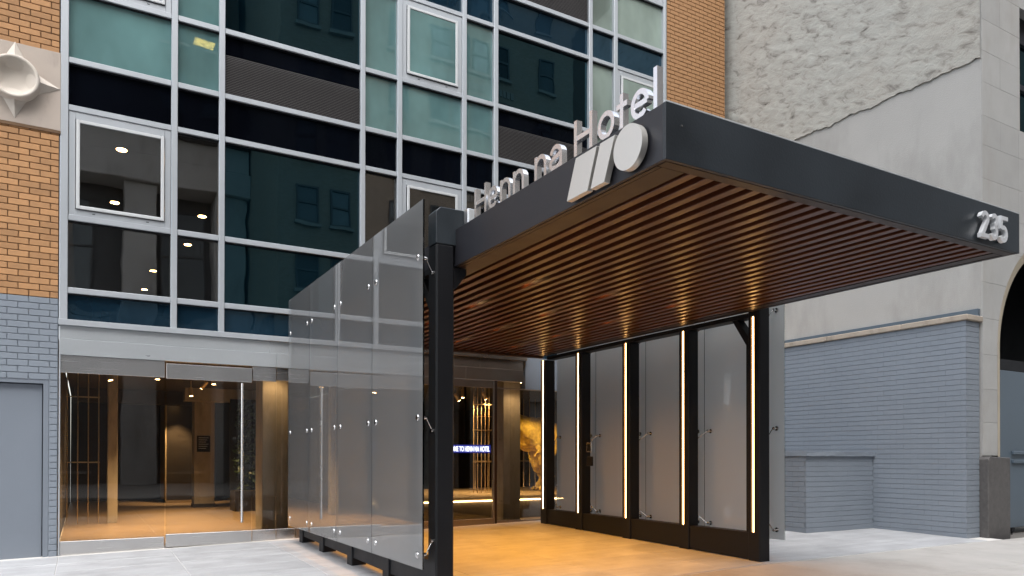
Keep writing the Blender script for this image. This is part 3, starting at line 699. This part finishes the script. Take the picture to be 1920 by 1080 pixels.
bx('roof_deck', M['black'], cn, CX0+.031, CX1-.031, CY0+.001, CY1-.031, CZ1-.05, CZ1-.006)
bx('soffit_board', M['soffit'], cn, CX0+.032, CX1-.032, CY0+.002, CY1-.032, CZ0+.145, CZ0+.165)
for a, b, z in ((CX0+.0315, CX0+.065, .0), (CX0+.075, CX0+.265, .003)):
    bx('border_trim', M['trim'], cn, a, b, CY0+.09, CY1-.04, CZ0+z, CZ0+z+.03)
for a, b, z in ((CX1-.065, CX1-.0315, .0), (CX1-.20, CX1-.075, .003)):
    bx('border_trim', M['trim'], cn, a, b, CY0+.09, CY1-.04, CZ0+z, CZ0+z+.03)
bx('border_trim', M['trim'], cn, CX0+.0315, CX1-.0315, CY0+.002, CY0+.08, CZ0, CZ0+.03)
bx('border_trim', M['soffit'], cn, CX0+.0315, CX1-.0315, CY1-.12, CY1-.031, CZ0-.03, CZ0+.03)
xs0 = 3.47; ns = 24
slm = MB().box(-.037, .037, CY0+.085, CY1-.125, CZ0+.008, CZ0+.115, c=.004); slm.mats = [M['slat']]; slm = slm.data('slat')
for i in range(ns+1):
    x = xs0+i*.1505
    if x > CX1-.22: break
    inst('slat', slm, (x, 0, 0), cn)
for y in (-7.6, -6.3, -4.6, -3.2, -1.8): bx('cross_bearer', M['black'], cn, CX0+.28, CX1-.21, y-.03, y+.03, CZ0+.117, CZ0+.144)
# small recessed downlights deep between the slats; they warm the floor only
can = MB(); can.cyl((0, 0, .10), (0, 0, .143), .036, n=16, m=M['black']); can.cyl((0, 0, .097), (0, 0, .0995), .026, n=16, m=M['lamp']); can = can.data('recessed_downlight')
DLW = {0: 'left', 1: 'middle', 2: 'right'}; k_ = 0
for j, y in enumerate((-1.2, -2.5, -3.8, -5.1)):
    for i, ix in enumerate((4, 11, 18)):
        x = xs0+(ix+.5)*.1505
        t = inst('recessed_downlight', can, (x, y, CZ0)); tag(t, 'recessed downlight between the slats, %s of the %s row from the entrance' % (DLW[i], ('first', 'second', 'third', 'fourth')[j]), 'downlight', 'downlights between the canopy slats')
        l = bpy.data.lights.new('downlight_beam', 'SPOT'); l.energy = 44; l.spot_size = R(118); l.spot_blend = 1; l.color = (1, .42, .055); l.shadow_soft_size = .03
        o = bpy.data.objects.new('downlight_beam', l); COL.objects.link(o); o.location = (x, y, CZ0+.005)

# ------------------------------------------------------------------ screens: posts, rails, leds, glass, fittings
PW = .192
PY = [-5.5496-0, -4.2694-.02, -2.9892-.02, -1.709-.02, -.615]
def fitting(parent, y, z, gx, s, arm=True, px=None, yp=None):
    """round button on the outer face, hub and arm back to the post; s = +1 when the post lies towards +X"""
    f = MB(); f.cyl((gx-s*.018, y, z), (gx-s*.009, y, z), .026, .032, n=16); f.cyl((gx+s*.009, y, z), (gx+s*.018, y, z), .03, .03, n=16)
    f.cyl((gx+s*.018, y, z), (gx+s*.085, y, z), .012, n=10); f.cyl((gx+s*.05, y, z), (gx+s*.072, y, z), .019, n=12)
    if arm:
        f.cyl((gx+s*.078, y, z), (px-s*.012, yp, z-.10*arm), .0075, n=8); f.cyl((px-s*.03, yp, z-.10*arm), (px, yp, z-.10*arm), .022, n=14)
    f.build('spider_fitting', M['chrome'], parent)
def screen(xa, gx, s, label, led_face, rail_lo):
    xb = xa+PW
    t = thing('glass_screen', label, 'glass screen', ((xa+xb)/2, -3, 0))
    for i, y in enumerate(PY):
        ztop = 3.41 if i == 0 else 3.15
        zb = gz(xa, y)-.03
        bx('post', M['black'], t, xa, xb, y, y+PW, zb, ztop, c=.016 if i == 0 else .008)
        if not led_face: continue
        fx = xa if led_face < 0 else xb
        mb = MB()                                    # glowing line in a housing; far fin added deep to block its reflection
        d = led_face
        LP = y+PW*.5
        x_out = fx+d*.012
        hs = MB(); hs.box(fx, fx+d*.007, LP-.020, LP-.011, .42, 3.15); hs.box(fx, fx+d*.030, LP+.011, LP+.020, .42, 3.15); hs.build('led_channel_shield', M['trim'], t)
        bx('led_strip', M['led'], t, fx+d*.001, fx+d*.006, LP-.0055, LP+.0055, .42, 3.148)
    bx('top_rail', M['black'], t, xa+.012, xb-.012, PY[0]+PW+.001, PY[-1], 3.152, 3.209)
    for y0, y1 in zip([p+PW for p in PY[:-1]], PY[1:]):
        z0 = gz(xa, y0)+rail_lo; zc = gz(xa, y1)+rail_lo
        ztop_ = .41 if rail_lo < .05 else .36
        a, b = xa+.02, xb-.02
        MB().raw([(a, y0+.001, z0), (b, y0+.001, z0), (b, y1-.001, zc), (a, y1-.001, zc), (a, y0+.001, ztop_), (b, y0+.001, ztop_), (b, y1-.001, ztop_), (a, y1-.001, ztop_)],
                 [(0, 1, 2, 3), (4, 7, 6, 5), (0, 4, 5, 1), (1, 5, 6, 2), (2, 6, 7, 3), (3, 7, 4, 0)]).build('bottom_rail', M['black'], t)
    # stiffener and knee brace at the front post
    bx('stiffener', M['black'], t, xa+.03, xb-.03, PY[0]+PW+.002, PY[0]+PW+.05, .41, 2.88)
    MB().prism([(PY[0]+PW+.01, 2.80), (PY[0]+PW+.05, 2.80), (-5.07, 3.15), (-5.16, 3.15), (PY[0]+PW+.01, 2.90)], 'x', xa+.035, xb-.035).build('knee_brace', M['black'], t)
    joints = [-5.6471, -4.25, -2.975, -1.663, -.4462]
    px_ = xa if s > 0 else xb
    for i in range(4):
        y0, y1 = joints[i]+.004, joints[i+1]-.004
        gp = MB().box(gx-.008, gx+.008, y0, y1, .317, 3.769)
        gp.mats = [M['g_sheet'], M['g_screen'] if s > 0 else M['g_screen_pale']]; gp.mi[0] = 1; gp = gp.build('glass_panel', None, t)
        for y, yp in ((y0+.12, (PY[i]+.14) if i else PY[0]+.06), (y1-.12, PY[i+1]+.06)):
            for z, k in ((.44, -1.2), (1.737, 1.2), (3.25, 1.2)): fitting(gp, y, z, gx, s, k, px_, yp)
    return t
scl = screen(2.909, 2.739, 1, 'left screen of four frosted glass sheets held off black posts', 0, .10)
scr = screen(7.3348, 7.69, -1, 'right screen of frosted glass behind black posts with glowing light lines', -1, .012)
# transverse beam over the front posts
bm_ = thing('steel_beam', 'black box beam lying across the tops of the two front posts', 'beam', (5.2, -5.45, 3.41))
MB().prism([(2.909, 3.41), (7.527, 3.41), (7.527, 3.72), (7.48, 3.765), (2.955, 3.765), (2.909, 3.72)], 'y', PY[0]+.002, PY[0]+PW, c=.006).build('beam_body', M['fascia'], bm_)
MB().prism([(3.12, 3.205), (3.245, 3.205), (3.245, 3.15), (3.13, 3.0), (3.102, 3.0), (3.102, 3.205)], 'y', PY[0]+.03, PY[0]+.16).build('gusset_plate', M['black'], bm_)
jb = thing('junction_box', 'small grey metal box with loose black cables on the end of the steel beam', 'junction box', (3.27, -5.62, 3.68))
bx('box_body', M['steel'], jb, 3.20, 3.32, -5.64, -5.552, 3.60, 3.765, c=.004)
bx('box_lid', M['frame'], jb, 3.206, 3.314, -5.652, -5.642, 3.606, 3.758, c=.003)
cb = MB(); 
for k in range(4):
    pts = [Vector((3.30+.03*k, -5.58+.02*k, 3.72)), Vector((3.36+.03*k, -5.62, 3.79+.02*k)), Vector((3.42+.02*k, -5.60, 3.76)), Vector((3.45+.03*k, -5.5, 3.60))]; cb.tube(pts, .011)
cb.build('cable', M['black'], jb)
kp = thing('door_reader', 'silver and black card reader on the second right post', 'card reader', (7.32, -2.0, 1.4))
bx('plate', M['steel'], kp, 7.315, 7.333, -2.03, -1.895, 1.45, 1.61, c=.003); bx('window', M['black'], kp, 7.309, 7.3145, -2.005, -1.92, 1.475, 1.585)
bx('reader', M['black'], kp, 7.298, 7.333, -2.07, -1.91, 1.22, 1.38, c=.01)

# ------------------------------------------------------------------ hotel sign letters
SX = 3.16; TH = .036; DP = .05
def letter(name, parent, y0, y1, kind, H=.272, X=.196, zb=CZ1+.004):
    """strokes in (u,z): u runs along -Y so it reads from the left side of the canopy"""
    w = abs(y1-y0); mb = MB(); q = [0]
    def stroke(pts, closed=False, th=TH):
        q[0] += 1; e = q[0]*.0012
        n = len(pts); L = []; Rr = []
        for i in range(n):
            if closed: a = Vector(pts[i-1]); c = Vector(pts[(i+1) % n])
            else: a = Vector(pts[max(0, i-1)]); c = Vector(pts[min(n-1, i+1)])
            t = (c-a).normalized(); nn = Vector((-t.y, t.x)); p = Vector(pts[i]); L.append(p+nn*th/2); Rr.append(p-nn*th/2)
        X0, X1 = SX-DP/2+e, SX+DP/2-e
        V = []
        for p, r in zip(L, Rr):
            for qv in (p, r):
                for xx in (X0, X1): V.append((xx, y0-qv.x, zb+qv.y))
        F = []; m = n if closed else n-1
        for i in range(m):
            j = (i+1) % n; a, b = i*4, j*4
            F += [(a, b, b+2, a+2), (a+1, a+3, b+3, b+1), (a, a+1, b+1, b), (a+2, b+2, b+3, a+3)]
        if not closed: F += [(0, 2, 3, 1), ((n-1)*4, (n-1)*4+1, (n-1)*4+3, (n-1)*4+2)]
        mb.raw(V, F)
    h = TH/2
    def arc(cx, cz, rx, rz, a0, a1, n=14): return [(cx+rx*math.cos(R(a0+(a1-a0)*i/n)), cz+rz*math.sin(R(a0+(a1-a0)*i/n))) for i in range(n+1)]
    if kind == 'H': stroke([(h, 0), (h, H)]); stroke([(w-h, 0), (w-h, H)]); stroke([(h, H*.5), (w-h, H*.5)])
    if kind == 'l': stroke([(w/2, 0), (w/2, H)])
    if kind == 't': stroke([(w/2, 0), (w/2, H*.9)]); stroke([(0, X-.03), (w, X-.03)])
    if kind == 'o': stroke(arc(w/2, X/2, w/2-h, X/2-h, 0, 342, 22), True)
    if kind == 'n': stroke([(h, 0), (h, X)]); r = w/2-h; stroke([(h, X*.45)]+arc(w/2, X-r-h, r, r, 180, 0, 12)+[(w-h, 0)])
    if kind == 'e': stroke(arc(w/2, X/2, w/2-h, X/2-h, 0, 318, 22)); stroke([(h, X/2), (w-h, X/2)])
    if kind == 'a':
        r = w/2-h; stroke(arc(w/2, X-r-h, r, r, 160, 0, 10)+[(w-h, 0)]); stroke([(w-h, X*.6)]+arc(w/2-.005, X*.30, w/2-h, X*.30-h, 80, 330, 14)+[(w-h, X*.2)])
    o = mb.build(name, M['steel'], parent)
    return o
hs_ = thing('hotel_name_sign', 'free-standing steel letters reading Henn na Hotel on the left canopy edge', 'sign', (SX, -7.2, CZ1))
for kd, a, b in (('H', -5.90, -6.13), ('e', -6.165, -6.345), ('n', -6.385, -6.565), ('n', -6.61, -6.79), ('n', -6.955, -7.13), ('a', -7.175, -7.35), ('H', -7.51, -7.735), ('o', -7.80, -7.99), ('t', -8.01, -8.125), ('e', -8.165, -8.345), ('l', -8.388, -8.43)):
    letter('letter', hs_, a, b, kd)
# logo on the left fascia
lg = thing('logo_sign', 'brushed steel logo of two slanted bars and a disc on the canopy side', 'logo', (3.09, -7.9, 3.37))
def bar(pts):
    MB().prism(pts, 'x', 3.05, 3.098, c=.002).build('slanted_bar', M['logo'], lg)
bar([(-7.655, 3.508), (-7.905, 3.508), (-7.795, 3.232), (-7.540, 3.232)])
bar([(-7.942, 3.508), (-8.105, 3.508), (-7.988, 3.230), (-7.832, 3.230)])
MB().cyl((3.05, -8.237, 3.378), (3.098, -8.237, 3.378), .146, n=56).build('disc', M['logo'], lg)
for y, z in ((-7.72, 3.37), (-7.96, 3.37), (-8.237, 3.378)): MB().cyl((3.097, y, z), (3.117, y, z), .03, n=10).build('spacer', M['black'], lg)
# house number
hn = thing('house_number', 'polished steel house number 235 at the right end of the canopy front', 'number', (6.8, -8.56, 3.36))
def digit(kind, x0, x1, z0=3.245, z1=3.475, th=.036):
    w = x1-x0; H = z1-z0; mb = MB(); q = [0]
    def stroke(pts):
        q[0] += 1; e = q[0]*.0012; n = len(pts); V = []
        for i in range(n):
            a = Vector(pts[max(0, i-1)]); c = Vector(pts[min(n-1, i+1)]); t = (c-a).normalized(); nn = Vector((-t.y, t.x)); p = Vector(pts[i])
            for qv in (p+nn*th/2, p-nn*th/2):
                for yy in (CY0-.085+e, CY0-.045-e): V.append((x0+qv.x, yy, z0+qv.y))
        F = []
        for i in range(n-1):
            a, b = i*4, (i+1)*4; F += [(a, b, b+2, a+2), (a+1, a+3, b+3, b+1), (a, a+1, b+1, b), (a+2, b+2, b+3, a+3)]
        F += [(0, 2, 3, 1), ((n-1)*4, (n-1)*4+1, (n-1)*4+3, (n-1)*4+2)]; mb.raw(V, F)
    def arc(cx, cz, rx, rz, a0, a1, n=12): return [(cx+rx*math.cos(R(a0+(a1-a0)*i/n)), cz+rz*math.sin(R(a0+(a1-a0)*i/n))) for i in range(n+1)]
    h = th/2; r = w/2-h
    if kind == '2': stroke(arc(w/2, H-r-h, r, r, 170, -40)+[(h*1.2, h)]); stroke([(0, h), (w, h)])
    if kind == '3': stroke(arc(w/2, H*.74, r*.9, H*.26-h, 160, -88)); stroke(arc(w/2, H*.29, r, H*.29-h, 88, -160))
    if kind == '5': stroke([(w-.005, H-h), (h+.006, H-h)]); stroke([(h+.008, H), (h, H*.5)]); stroke(arc(w/2-.004, H*.33, r+.003, H*.33-h, 130, -155))
    o = mb.build('digit', M['number'], hn)
    for zz in (z0+h, z1-h): MB().cyl((x0+w/2, CY0-.046, zz), (x0+w/2, CY0-.03, zz), .008, n=8).build('stand_off', M['black'], o)
digit('2', 6.60, 6.725); digit('3', 6.748, 6.868); digit('5', 6.902, 7.03)
bx('sensor_button', M['chrome'], cn, 3.24, 3.25, CY0-.036, CY0-.03, 3.44, 3.45)

# ------------------------------------------------------------------ neighbour on the right
nb = thing('neighbour_building', 'pale limestone corner building with rough stucco side and an arched gateway', 'building', (15, -2, 0))
NX, NY = 12.84, -5.36
bx('plaster_wall', M['plaster'], nb, NX, NX+.3, NY+.02, 1.6, 3.4, 8.0); bx('plaster_wall', M['plaster'], nb, NX+.002, NX+.3, NY+.02, 1.6, -.1, 3.4)
# rough stucco upper wall as displaced grid
def stucco():
    ny, nz = 230, 200; y0, y1, z0, z1 = NY+.01, 1.6, 7.985, 14.0; vs = []
    for j in range(nz+1):
        for i in range(ny+1):
            y = y0+(y1-y0)*i/ny; z = z0+(z1-z0)*(j/nz)**1.25
            p = Vector((y*2.2+z*1.1, z*2.9-y*1.0, 0)); a = noise.fractal(p, .7, 2.1, 6)*.5*(.4+.9*abs(noise.noise(Vector((y*.6, z*.6, 31)))))
            b = abs(noise.noise(Vector((y*1.3, z*4.2-y*1.6, 3.3)))); cpatch = noise.noise(Vector((y*.5, z*.5, 9)))
            d = .017*a+.007*max(0, b-.15)+.008*cpatch
            vs.append((NX-.026-d, y, z-((.05*noise.noise(Vector((y*2.2, 0, 4)))+.03*noise.noise(Vector((y*9, 0, 4)))) if j < 2 else 0)))
    fs = [(j*(ny+1)+i, (j+1)*(ny+1)+i, (j+1)*(ny+1)+i+1, j*(ny+1)+i+1) for j in range(nz) for i in range(ny)]
    # close the underside
    base = len(vs); vs += [(NX+.01, vs[i][1], vs[i][2]) for i in range(ny+1)]
    fs += [(i, i+1, base+i+1, base+i) for i in range(ny)]
    MB().raw(vs, fs, None, True).build('rough_stucco', M['stucco'], nb)
def stucco_mat():
    n = NT('rough_stucco'); b = n.add('BsdfPrincipled'); n.put(b.outputs[0], n.out.inputs[0]); b.inputs['Roughness'].default_value = .9
    g = n.add('NewGeometry'); mp = n.add('Mapping'); mp.inputs['Rotation'].default_value = (R(-22), 0, 0); n.put(g.outputs['Position'], mp.inputs[0])
    mp2 = n.add('Mapping'); mp2.inputs['Scale'].default_value = (1, 1.0, 2.3); n.put(mp.outputs[0], mp2.inputs[0])
    f = n.noise(mp2.outputs[0], 3.2, 8, .62, .6); c = n.ramp(f, [(.27, (.06, .055, .048)), (.35, (.22, .21, .19)), (.46, (.35, .345, .315)), (.72, (.42, .425, .395))])
    f2 = n.noise(n.coord(kind='World'), .5, 4); c = n.mix(n.ramp(f2, [(.4, (0, 0, 0)), (.7, (.5, .5, .5))]), c, (.36, .33, .285))
    n.put(c, b.inputs['Base Color']); f3 = n.noise(n.coord(kind='World'), 26, 6, .6)
    n.put(n.bump(f3, .6, .01, n.bump(f, .5, .02)), b.inputs['Normal']); return n.m
M['stucco'] = stucco_mat(); stucco()
bx('wall_core', M['plaster'], nb, NX+.301, NX+.6, NY+.7, 1.6, 0, 14.0)
# limestone front: blocks laid in courses
zs = [1.40, 1.95, 2.50, 3.08, 3.68, 4.28, 4.86, 5.44, 6.0, 6.562, 7.05, 7.609, 8.13, 8.657, 9.2, 9.75, 10.3, 10.9, 11.5, 12.1, 12.7, 13.3, 14.0]
AC, AZ, AR = 13.30+2.13, 3.2, 2.13
def arch_x(z):                      # left edge of the arched opening at height z
    if z < AZ: return AC-AR
    if z < AZ+AR: return AC-math.sqrt(AR*AR-(z-AZ)**2)
    return None
for i in range(len(zs)-1):
    z0, z1 = zs[i]+.002, zs[i+1]-.002
    if z1 <= AZ: bx('stone_block', M['lime'], nb, NX+.006, AC-AR-.002, NY, NY+.5, z0, z1); continue
    if z0 < AZ+AR:
        n_ = 8; ed = []
        for k in range(n_+1):
            z = z0+(z1-z0)*k/n_; x = arch_x(max(z, AZ)) if z < AZ+AR-.001 else None
            ed.append((x if x is not None else AC, min(z, AZ+AR) if x is None else z))
        pts = [(NX+.006, z1)]+[(NX+.006, z0)]+[e for e in ed if e[1] <= z1+1e-6]
        if ed[-1][0] >= AC-.01: pts += [(AC, z1)]
        cl = []
        for p in pts:
            if not cl or (abs(p[0]-cl[-1][0])+abs(p[1]-cl[-1][1])) > .004: cl.append(p)
        MB().prism(cl, 'y', NY, NY+.5).build('stone_block', M['lime'], nb)
        continue
    xe = 14.06 if 6.99 < (z0+z1)/2 < 9.4 else 14.02
    cuts = [NX+.006, 14.02, 15.2, 16.4] if not (6.99 < (z0+z1)/2 < 9.4) else [NX+.006, 14.06]
    if i % 2: cuts = [NX+.006, 13.42]+cuts[1:]
    for a, b in zip(cuts, cuts[1:]): bx('stone_block', M['lime'], nb, a+.0015, b-.0015, NY+rnd.uniform(0, .002), NY+.5, z0, z1)
bx('stone_block', M['lime'], nb, 16.7, 30, NY, NY+.5, 5.4, 14.0); bx('stone_block', M['lime'], nb, AC+AR, 30, NY, NY+.5, 0, 5.39)
wi = bx('window_glass', M['g_dark'], nb, 14.05, 16.4, NY+.22, NY+.23, 7.0, 9.4)
bx('window_rail', M['black'], nb, 14.05, 16.4, NY+.16, NY+.24, 7.92, 8.02); bx('window_rail', M['black'], nb, 14.05, 16.4, NY+.16, NY+.24, 8.75, 9.4)
bx('window_blind', M['plinth_top'], nb, 14.1, 16.4, NY+.5, NY+.52, 7.0, 8.8)
# splayed arch trim
tv = []; tf = []; n_ = 26
path = [(AC-AR, 1.38)]+[(AC-AR*math.cos(R(a)), AZ+AR*math.sin(R(a))) for a in [i*90/n_ for i in range(n_+1)]]
inn = [(AC-AR+.175, 1.38)]+[(AC-(AR-.175)*math.cos(R(a)), AZ+(AR-.175)*math.sin(R(a))) for a in [i*90/n_ for i in range(n_+1)]]
for p, q in zip(path, inn): tv += [(p[0], NY-.001, p[1]), (p[0]+.03, NY+.004, p[1]), (q[0], NY+.05, q[1]), (q[0]+.01, NY+.5, q[1])]
for i in range(len(path)-1):
    for k in range(3): tf.append((i*4+k, i*4+k+1, (i+1)*4+k+1, (i+1)*4+k))
MB().raw(tv, tf, None, False).build('arch_trim', M['lime_trim'], nb)
# recess behind the arch
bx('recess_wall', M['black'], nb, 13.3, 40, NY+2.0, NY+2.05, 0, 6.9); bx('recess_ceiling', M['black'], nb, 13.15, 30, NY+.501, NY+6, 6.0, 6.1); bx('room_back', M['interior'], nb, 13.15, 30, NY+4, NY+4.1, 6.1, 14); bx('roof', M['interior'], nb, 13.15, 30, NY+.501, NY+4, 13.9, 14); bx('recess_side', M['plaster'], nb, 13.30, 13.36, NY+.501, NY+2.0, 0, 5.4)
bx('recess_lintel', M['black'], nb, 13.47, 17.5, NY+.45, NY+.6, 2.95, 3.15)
MB().prism([(13.5, 3.2), (13.78, 3.2), (13.76, 3.6), (13.68, 4.0), (13.5, 4.35)], 'y', NY+.9, NY+.95).build('inner_spandrel', M['cast'], nb)
# granite base of pier
MB().prism([(NX-.05, -.02), (13.475, -.02), (13.475, 1.365), (NX-.0, 1.385), (NX-.05, 1.34)], 'y', NY-.11, NY+.5, c=.01).build('granite_base', M['granite'], nb)
gt_ = thing('metal_gate', 'blue grey sheet metal gate standing in the arched gateway', 'gate', (14.3, -5.1, 0))
bx('gate_leaf', M['paint_gate'], gt_, 13.5, 15.6, NY+.06, NY+.10, .16, 2.86, c=.006)
for z in (1.42, 1.27): bx('gate_rail', M['paint_gate'], gt_, 13.86, 15.5, NY+.02, NY+.06, z, z+.06, c=.006)
bx('drop_bolt', M['black'], gt_, 13.80, 13.90, NY+.03, NY+.08, .10, .16); bx('drop_bolt', M['black'], gt_, 13.84, 13.86, NY+.045, NY+.065, .04, .10)
struct(bx('floor_gateway', M['concrete'], None, 13.3, 30, NY+.12, NY+2.0, -.1, .05))

# painted brick side wall
pw = thing('painted_brick_wall', 'long blue grey painted brick wall with a stone coping, right of the canopy', 'wall', (12.6, -2.6, 0))
PX = 12.40
bx('wall_core', M['paint'], pw, PX+.014, NX-.001, NY+.05, -.05, -.1, 3.6)
lay(pw, 'x-', PX+.014, -5.33, -.05, .04, 3.60, .0868, .244, .005, lambda z: M['paint'], .0008, limit=296, depth=.014, prefer=lambda p: (p-Vector((12.4, -6.5, 2.4))).length)
ret = thing('brick_wall_end', 'narrow painted brick end face of the side wall next to the granite pier base', 'wall', (12.6, -5.33, 0))
bx('core', M['paint'], ret, PX+.002, NX-.06, -5.316, NY+.049+.001, -.1, 3.6)
lay(ret, 'y-', -5.318, PX+.001, NX-.055, .04, 3.60, .0868, .244, .005, lambda z: M['paint'], .0008, limit=296, depth=.014, phase=.1)
for a, b in ((-5.38, -4.25), (-4.25, -2.75), (-2.75, -1.2), (-1.2, -.05)): bx('coping_stone', M['coping'], pw, PX-.045, NX-.002, a+.003, b-.003, 3.602, 3.695, c=.012)
for a, b in ((-5.33, -3.6), (-3.6, -1.75), (-1.75, -.05)): bx('flashing_strip', M['paint_gate'], pw, NX-.075, NX-.002, a+.002, b-.002, 3.697, 3.83, c=.004)
pb = thing('brick_planter', 'waist-high painted brick block with a rough stone top against the side wall', 'planter', (11.5, -2.6, .08))
bx('core', M['paint'], pb, 10.574, PX-.002, -3.686, -.9, 0, 1.385)
lay(pb, 'y-', -3.686, 10.56, PX-.002, .085, 1.385, .0868, .244, .005, lambda z: M['paint'], .0008, limit=150, depth=.014, phase=.05)
lay(pb, 'x-', 10.574, -3.686, -.9, .085, 1.385, .0868, .244, .005, lambda z: M['paint'], .0008, limit=150, depth=.014, phase=.11)
mb = MB(); nx = 40
bm = bmesh.new(); bmesh.ops.create_cube(bm, size=1)
for v in bm.verts: v.co = Vector((10.54+(v.co.x+.5)*1.855, -3.74+(v.co.y+.5)*2.84, 1.387+(v.co.z+.5)*.078))
bmesh.ops.subdivide_edges(bm, edges=bm.edges[:], cuts=28, use_grid_fill=True)
for v in bm.verts:
    if v.co.z > 1.39: v.co += Vector((noise.noise(v.co*14)*.008, noise.noise(v.co*17+Vector((5, 0, 0)))*.012, noise.noise(v.co*21)*.006))
MB().bm(bm, None, False).build('stone_top', M['paint'], pb)

# ------------------------------------------------------------------ buildings across the street (seen in the glass)
def opp_window(par, x, z, w, h, y, m='g_opp', sash=True):
    f = MB(); t = .09
    f.box(x, x+t, y, y+.1, z, z+h); f.box(x+w-t, x+w, y, y+.1, z, z+h); f.box(x+t, x+w-t, y, y+.1, z, z+t); f.box(x+t, x+w-t, y, y+.1, z+h-t, z+h); f.box(x+t, x+w-t, y, y+.1, z+h*.5-.05, z+h*.5+.05)
    o = f.build('window', M['opp_side'], par); bx('pane', M[m], o, x+t, x+w-t, y+.01, y+.03, z+t, z+h-t)
    bx('sill', M['opp_sill'], par, x-.1, x+w+.1, y+.02, y+.22, z-.18, z-.02)
ob1 = thing('office_building', 'pale columned stone building across the street, mirrored in the lower panes', 'building', (-5, -34, 0))
bx('wall', M['opp_side'], ob1, -34, 8.3, -44, -36.0, -.2, 36)
for x in (-22, -15.5, -9, -4.4, 1.9, 6.7): bx('column', M['opp_stone'], ob1, x, x+1.7, -36.0, -34.2, -.2, 16.8, c=.05)
bx('cornice', M['opp_stone'], ob1, -34, 8.6, -36, -33.8, 16.81, 18.2, c=.05); bx('parapet', M['opp_stone'], ob1, -34, 8.5, -36, -33.9, 18.21, 19.6, c=.03); bx('cornice_cap', M['opp_side'], ob1, -34, 8.7, -36, -33.5, 19.61, 19.9, c=.03)
bx('band_course', M['opp_stone'], ob1, -34, 8.2, -36, -35.0, 7.6, 9.3); bx('band_course', M['opp_sill'], ob1, -34, 8.2, -36, -34.9, 9.31, 9.6)
bx('upper_storeys', M['opp_brick2'], ob1, -34, 8.2, -36.2, -35.2, 19.91, 38)
for x in (-29, -23, -17.5, -12, -6.2, -2, 3.9, 6.2):
    for z in (21.6, 25.6, 29.6): opp_window(ob1, x, z, 1.3, 2.3, -35.2)
for x in (-19.6, -13, -6.6, -2.1, 3.9):
    for z in (.6, 10.6): opp_window(ob1, x, z, 2.5, 5.4 if z > 5 else 4.5, -36)
ob2 = thing('brick_apartment_building', 'tan brick building with sash windows across the street, mirrored in the upper panes', 'building', (22, -30, 0))
Y2 = -26.5
bx('wall', M['opp_brick'], ob2, 8.6, 27, -42, Y2, 4.8, 33); bx('shopfront_wall', M['opp_sill'], ob2, 8.6, 27, -42, Y2-.2, -.2, 4.79)
bx('cornice', M['opp_sill'], ob2, 8.5, 27.1, Y2, Y2+.5, 32.2, 33.1, c=.05); bx('band_course', M['opp_sill'], ob2, 8.6, 27, Y2, Y2+.18, 4.8, 5.5)
xw = [9.5, 11.3, 14.6, 17.0, 18.35, 19.7, 21.05, 24.3]
for z in (6.6, 10.1, 13.6, 17.1, 20.6, 24.1, 27.6):
    for x in xw: opp_window(ob2, x, z, 1.15, 2.0, Y2)
ft = MB()
for z in (9.35, 16.35, 23.0):
    for k in range(22):
        x = 16.4+k*.28; ft.box(x, x+.2, Y2, Y2+.07, z, z+.42)
ft.build('corbel_course', M['opp_sill'], ob2)['kind'] = 'stuff'
for x in (10, 15, 20): bx('shop_window', M['g_opp'], ob2, x, x+3.6, Y2-.2, Y2-.12, .3, 3.6)
ob3 = thing('brown_brick_building', 'brown brick building further along across the street', 'building', (36, -30, 0))
bx('wall', M['opp_brick2'], ob3, 27.2, 80, -42, -27, -.2, 40); bx('cornice', M['opp_sill'], ob3, 27.2, 80, -27, -26.6, 39, 40.2)
for z in (2.6, 6.2, 9.8, 13.4, 17.0, 20.6, 24.2, 27.8):
    for x in (28.6, 31, 33.4, 36.5, 39, 42, 45, 48, 51): opp_window(ob3, x, z, 1.2, 2.0, -27)
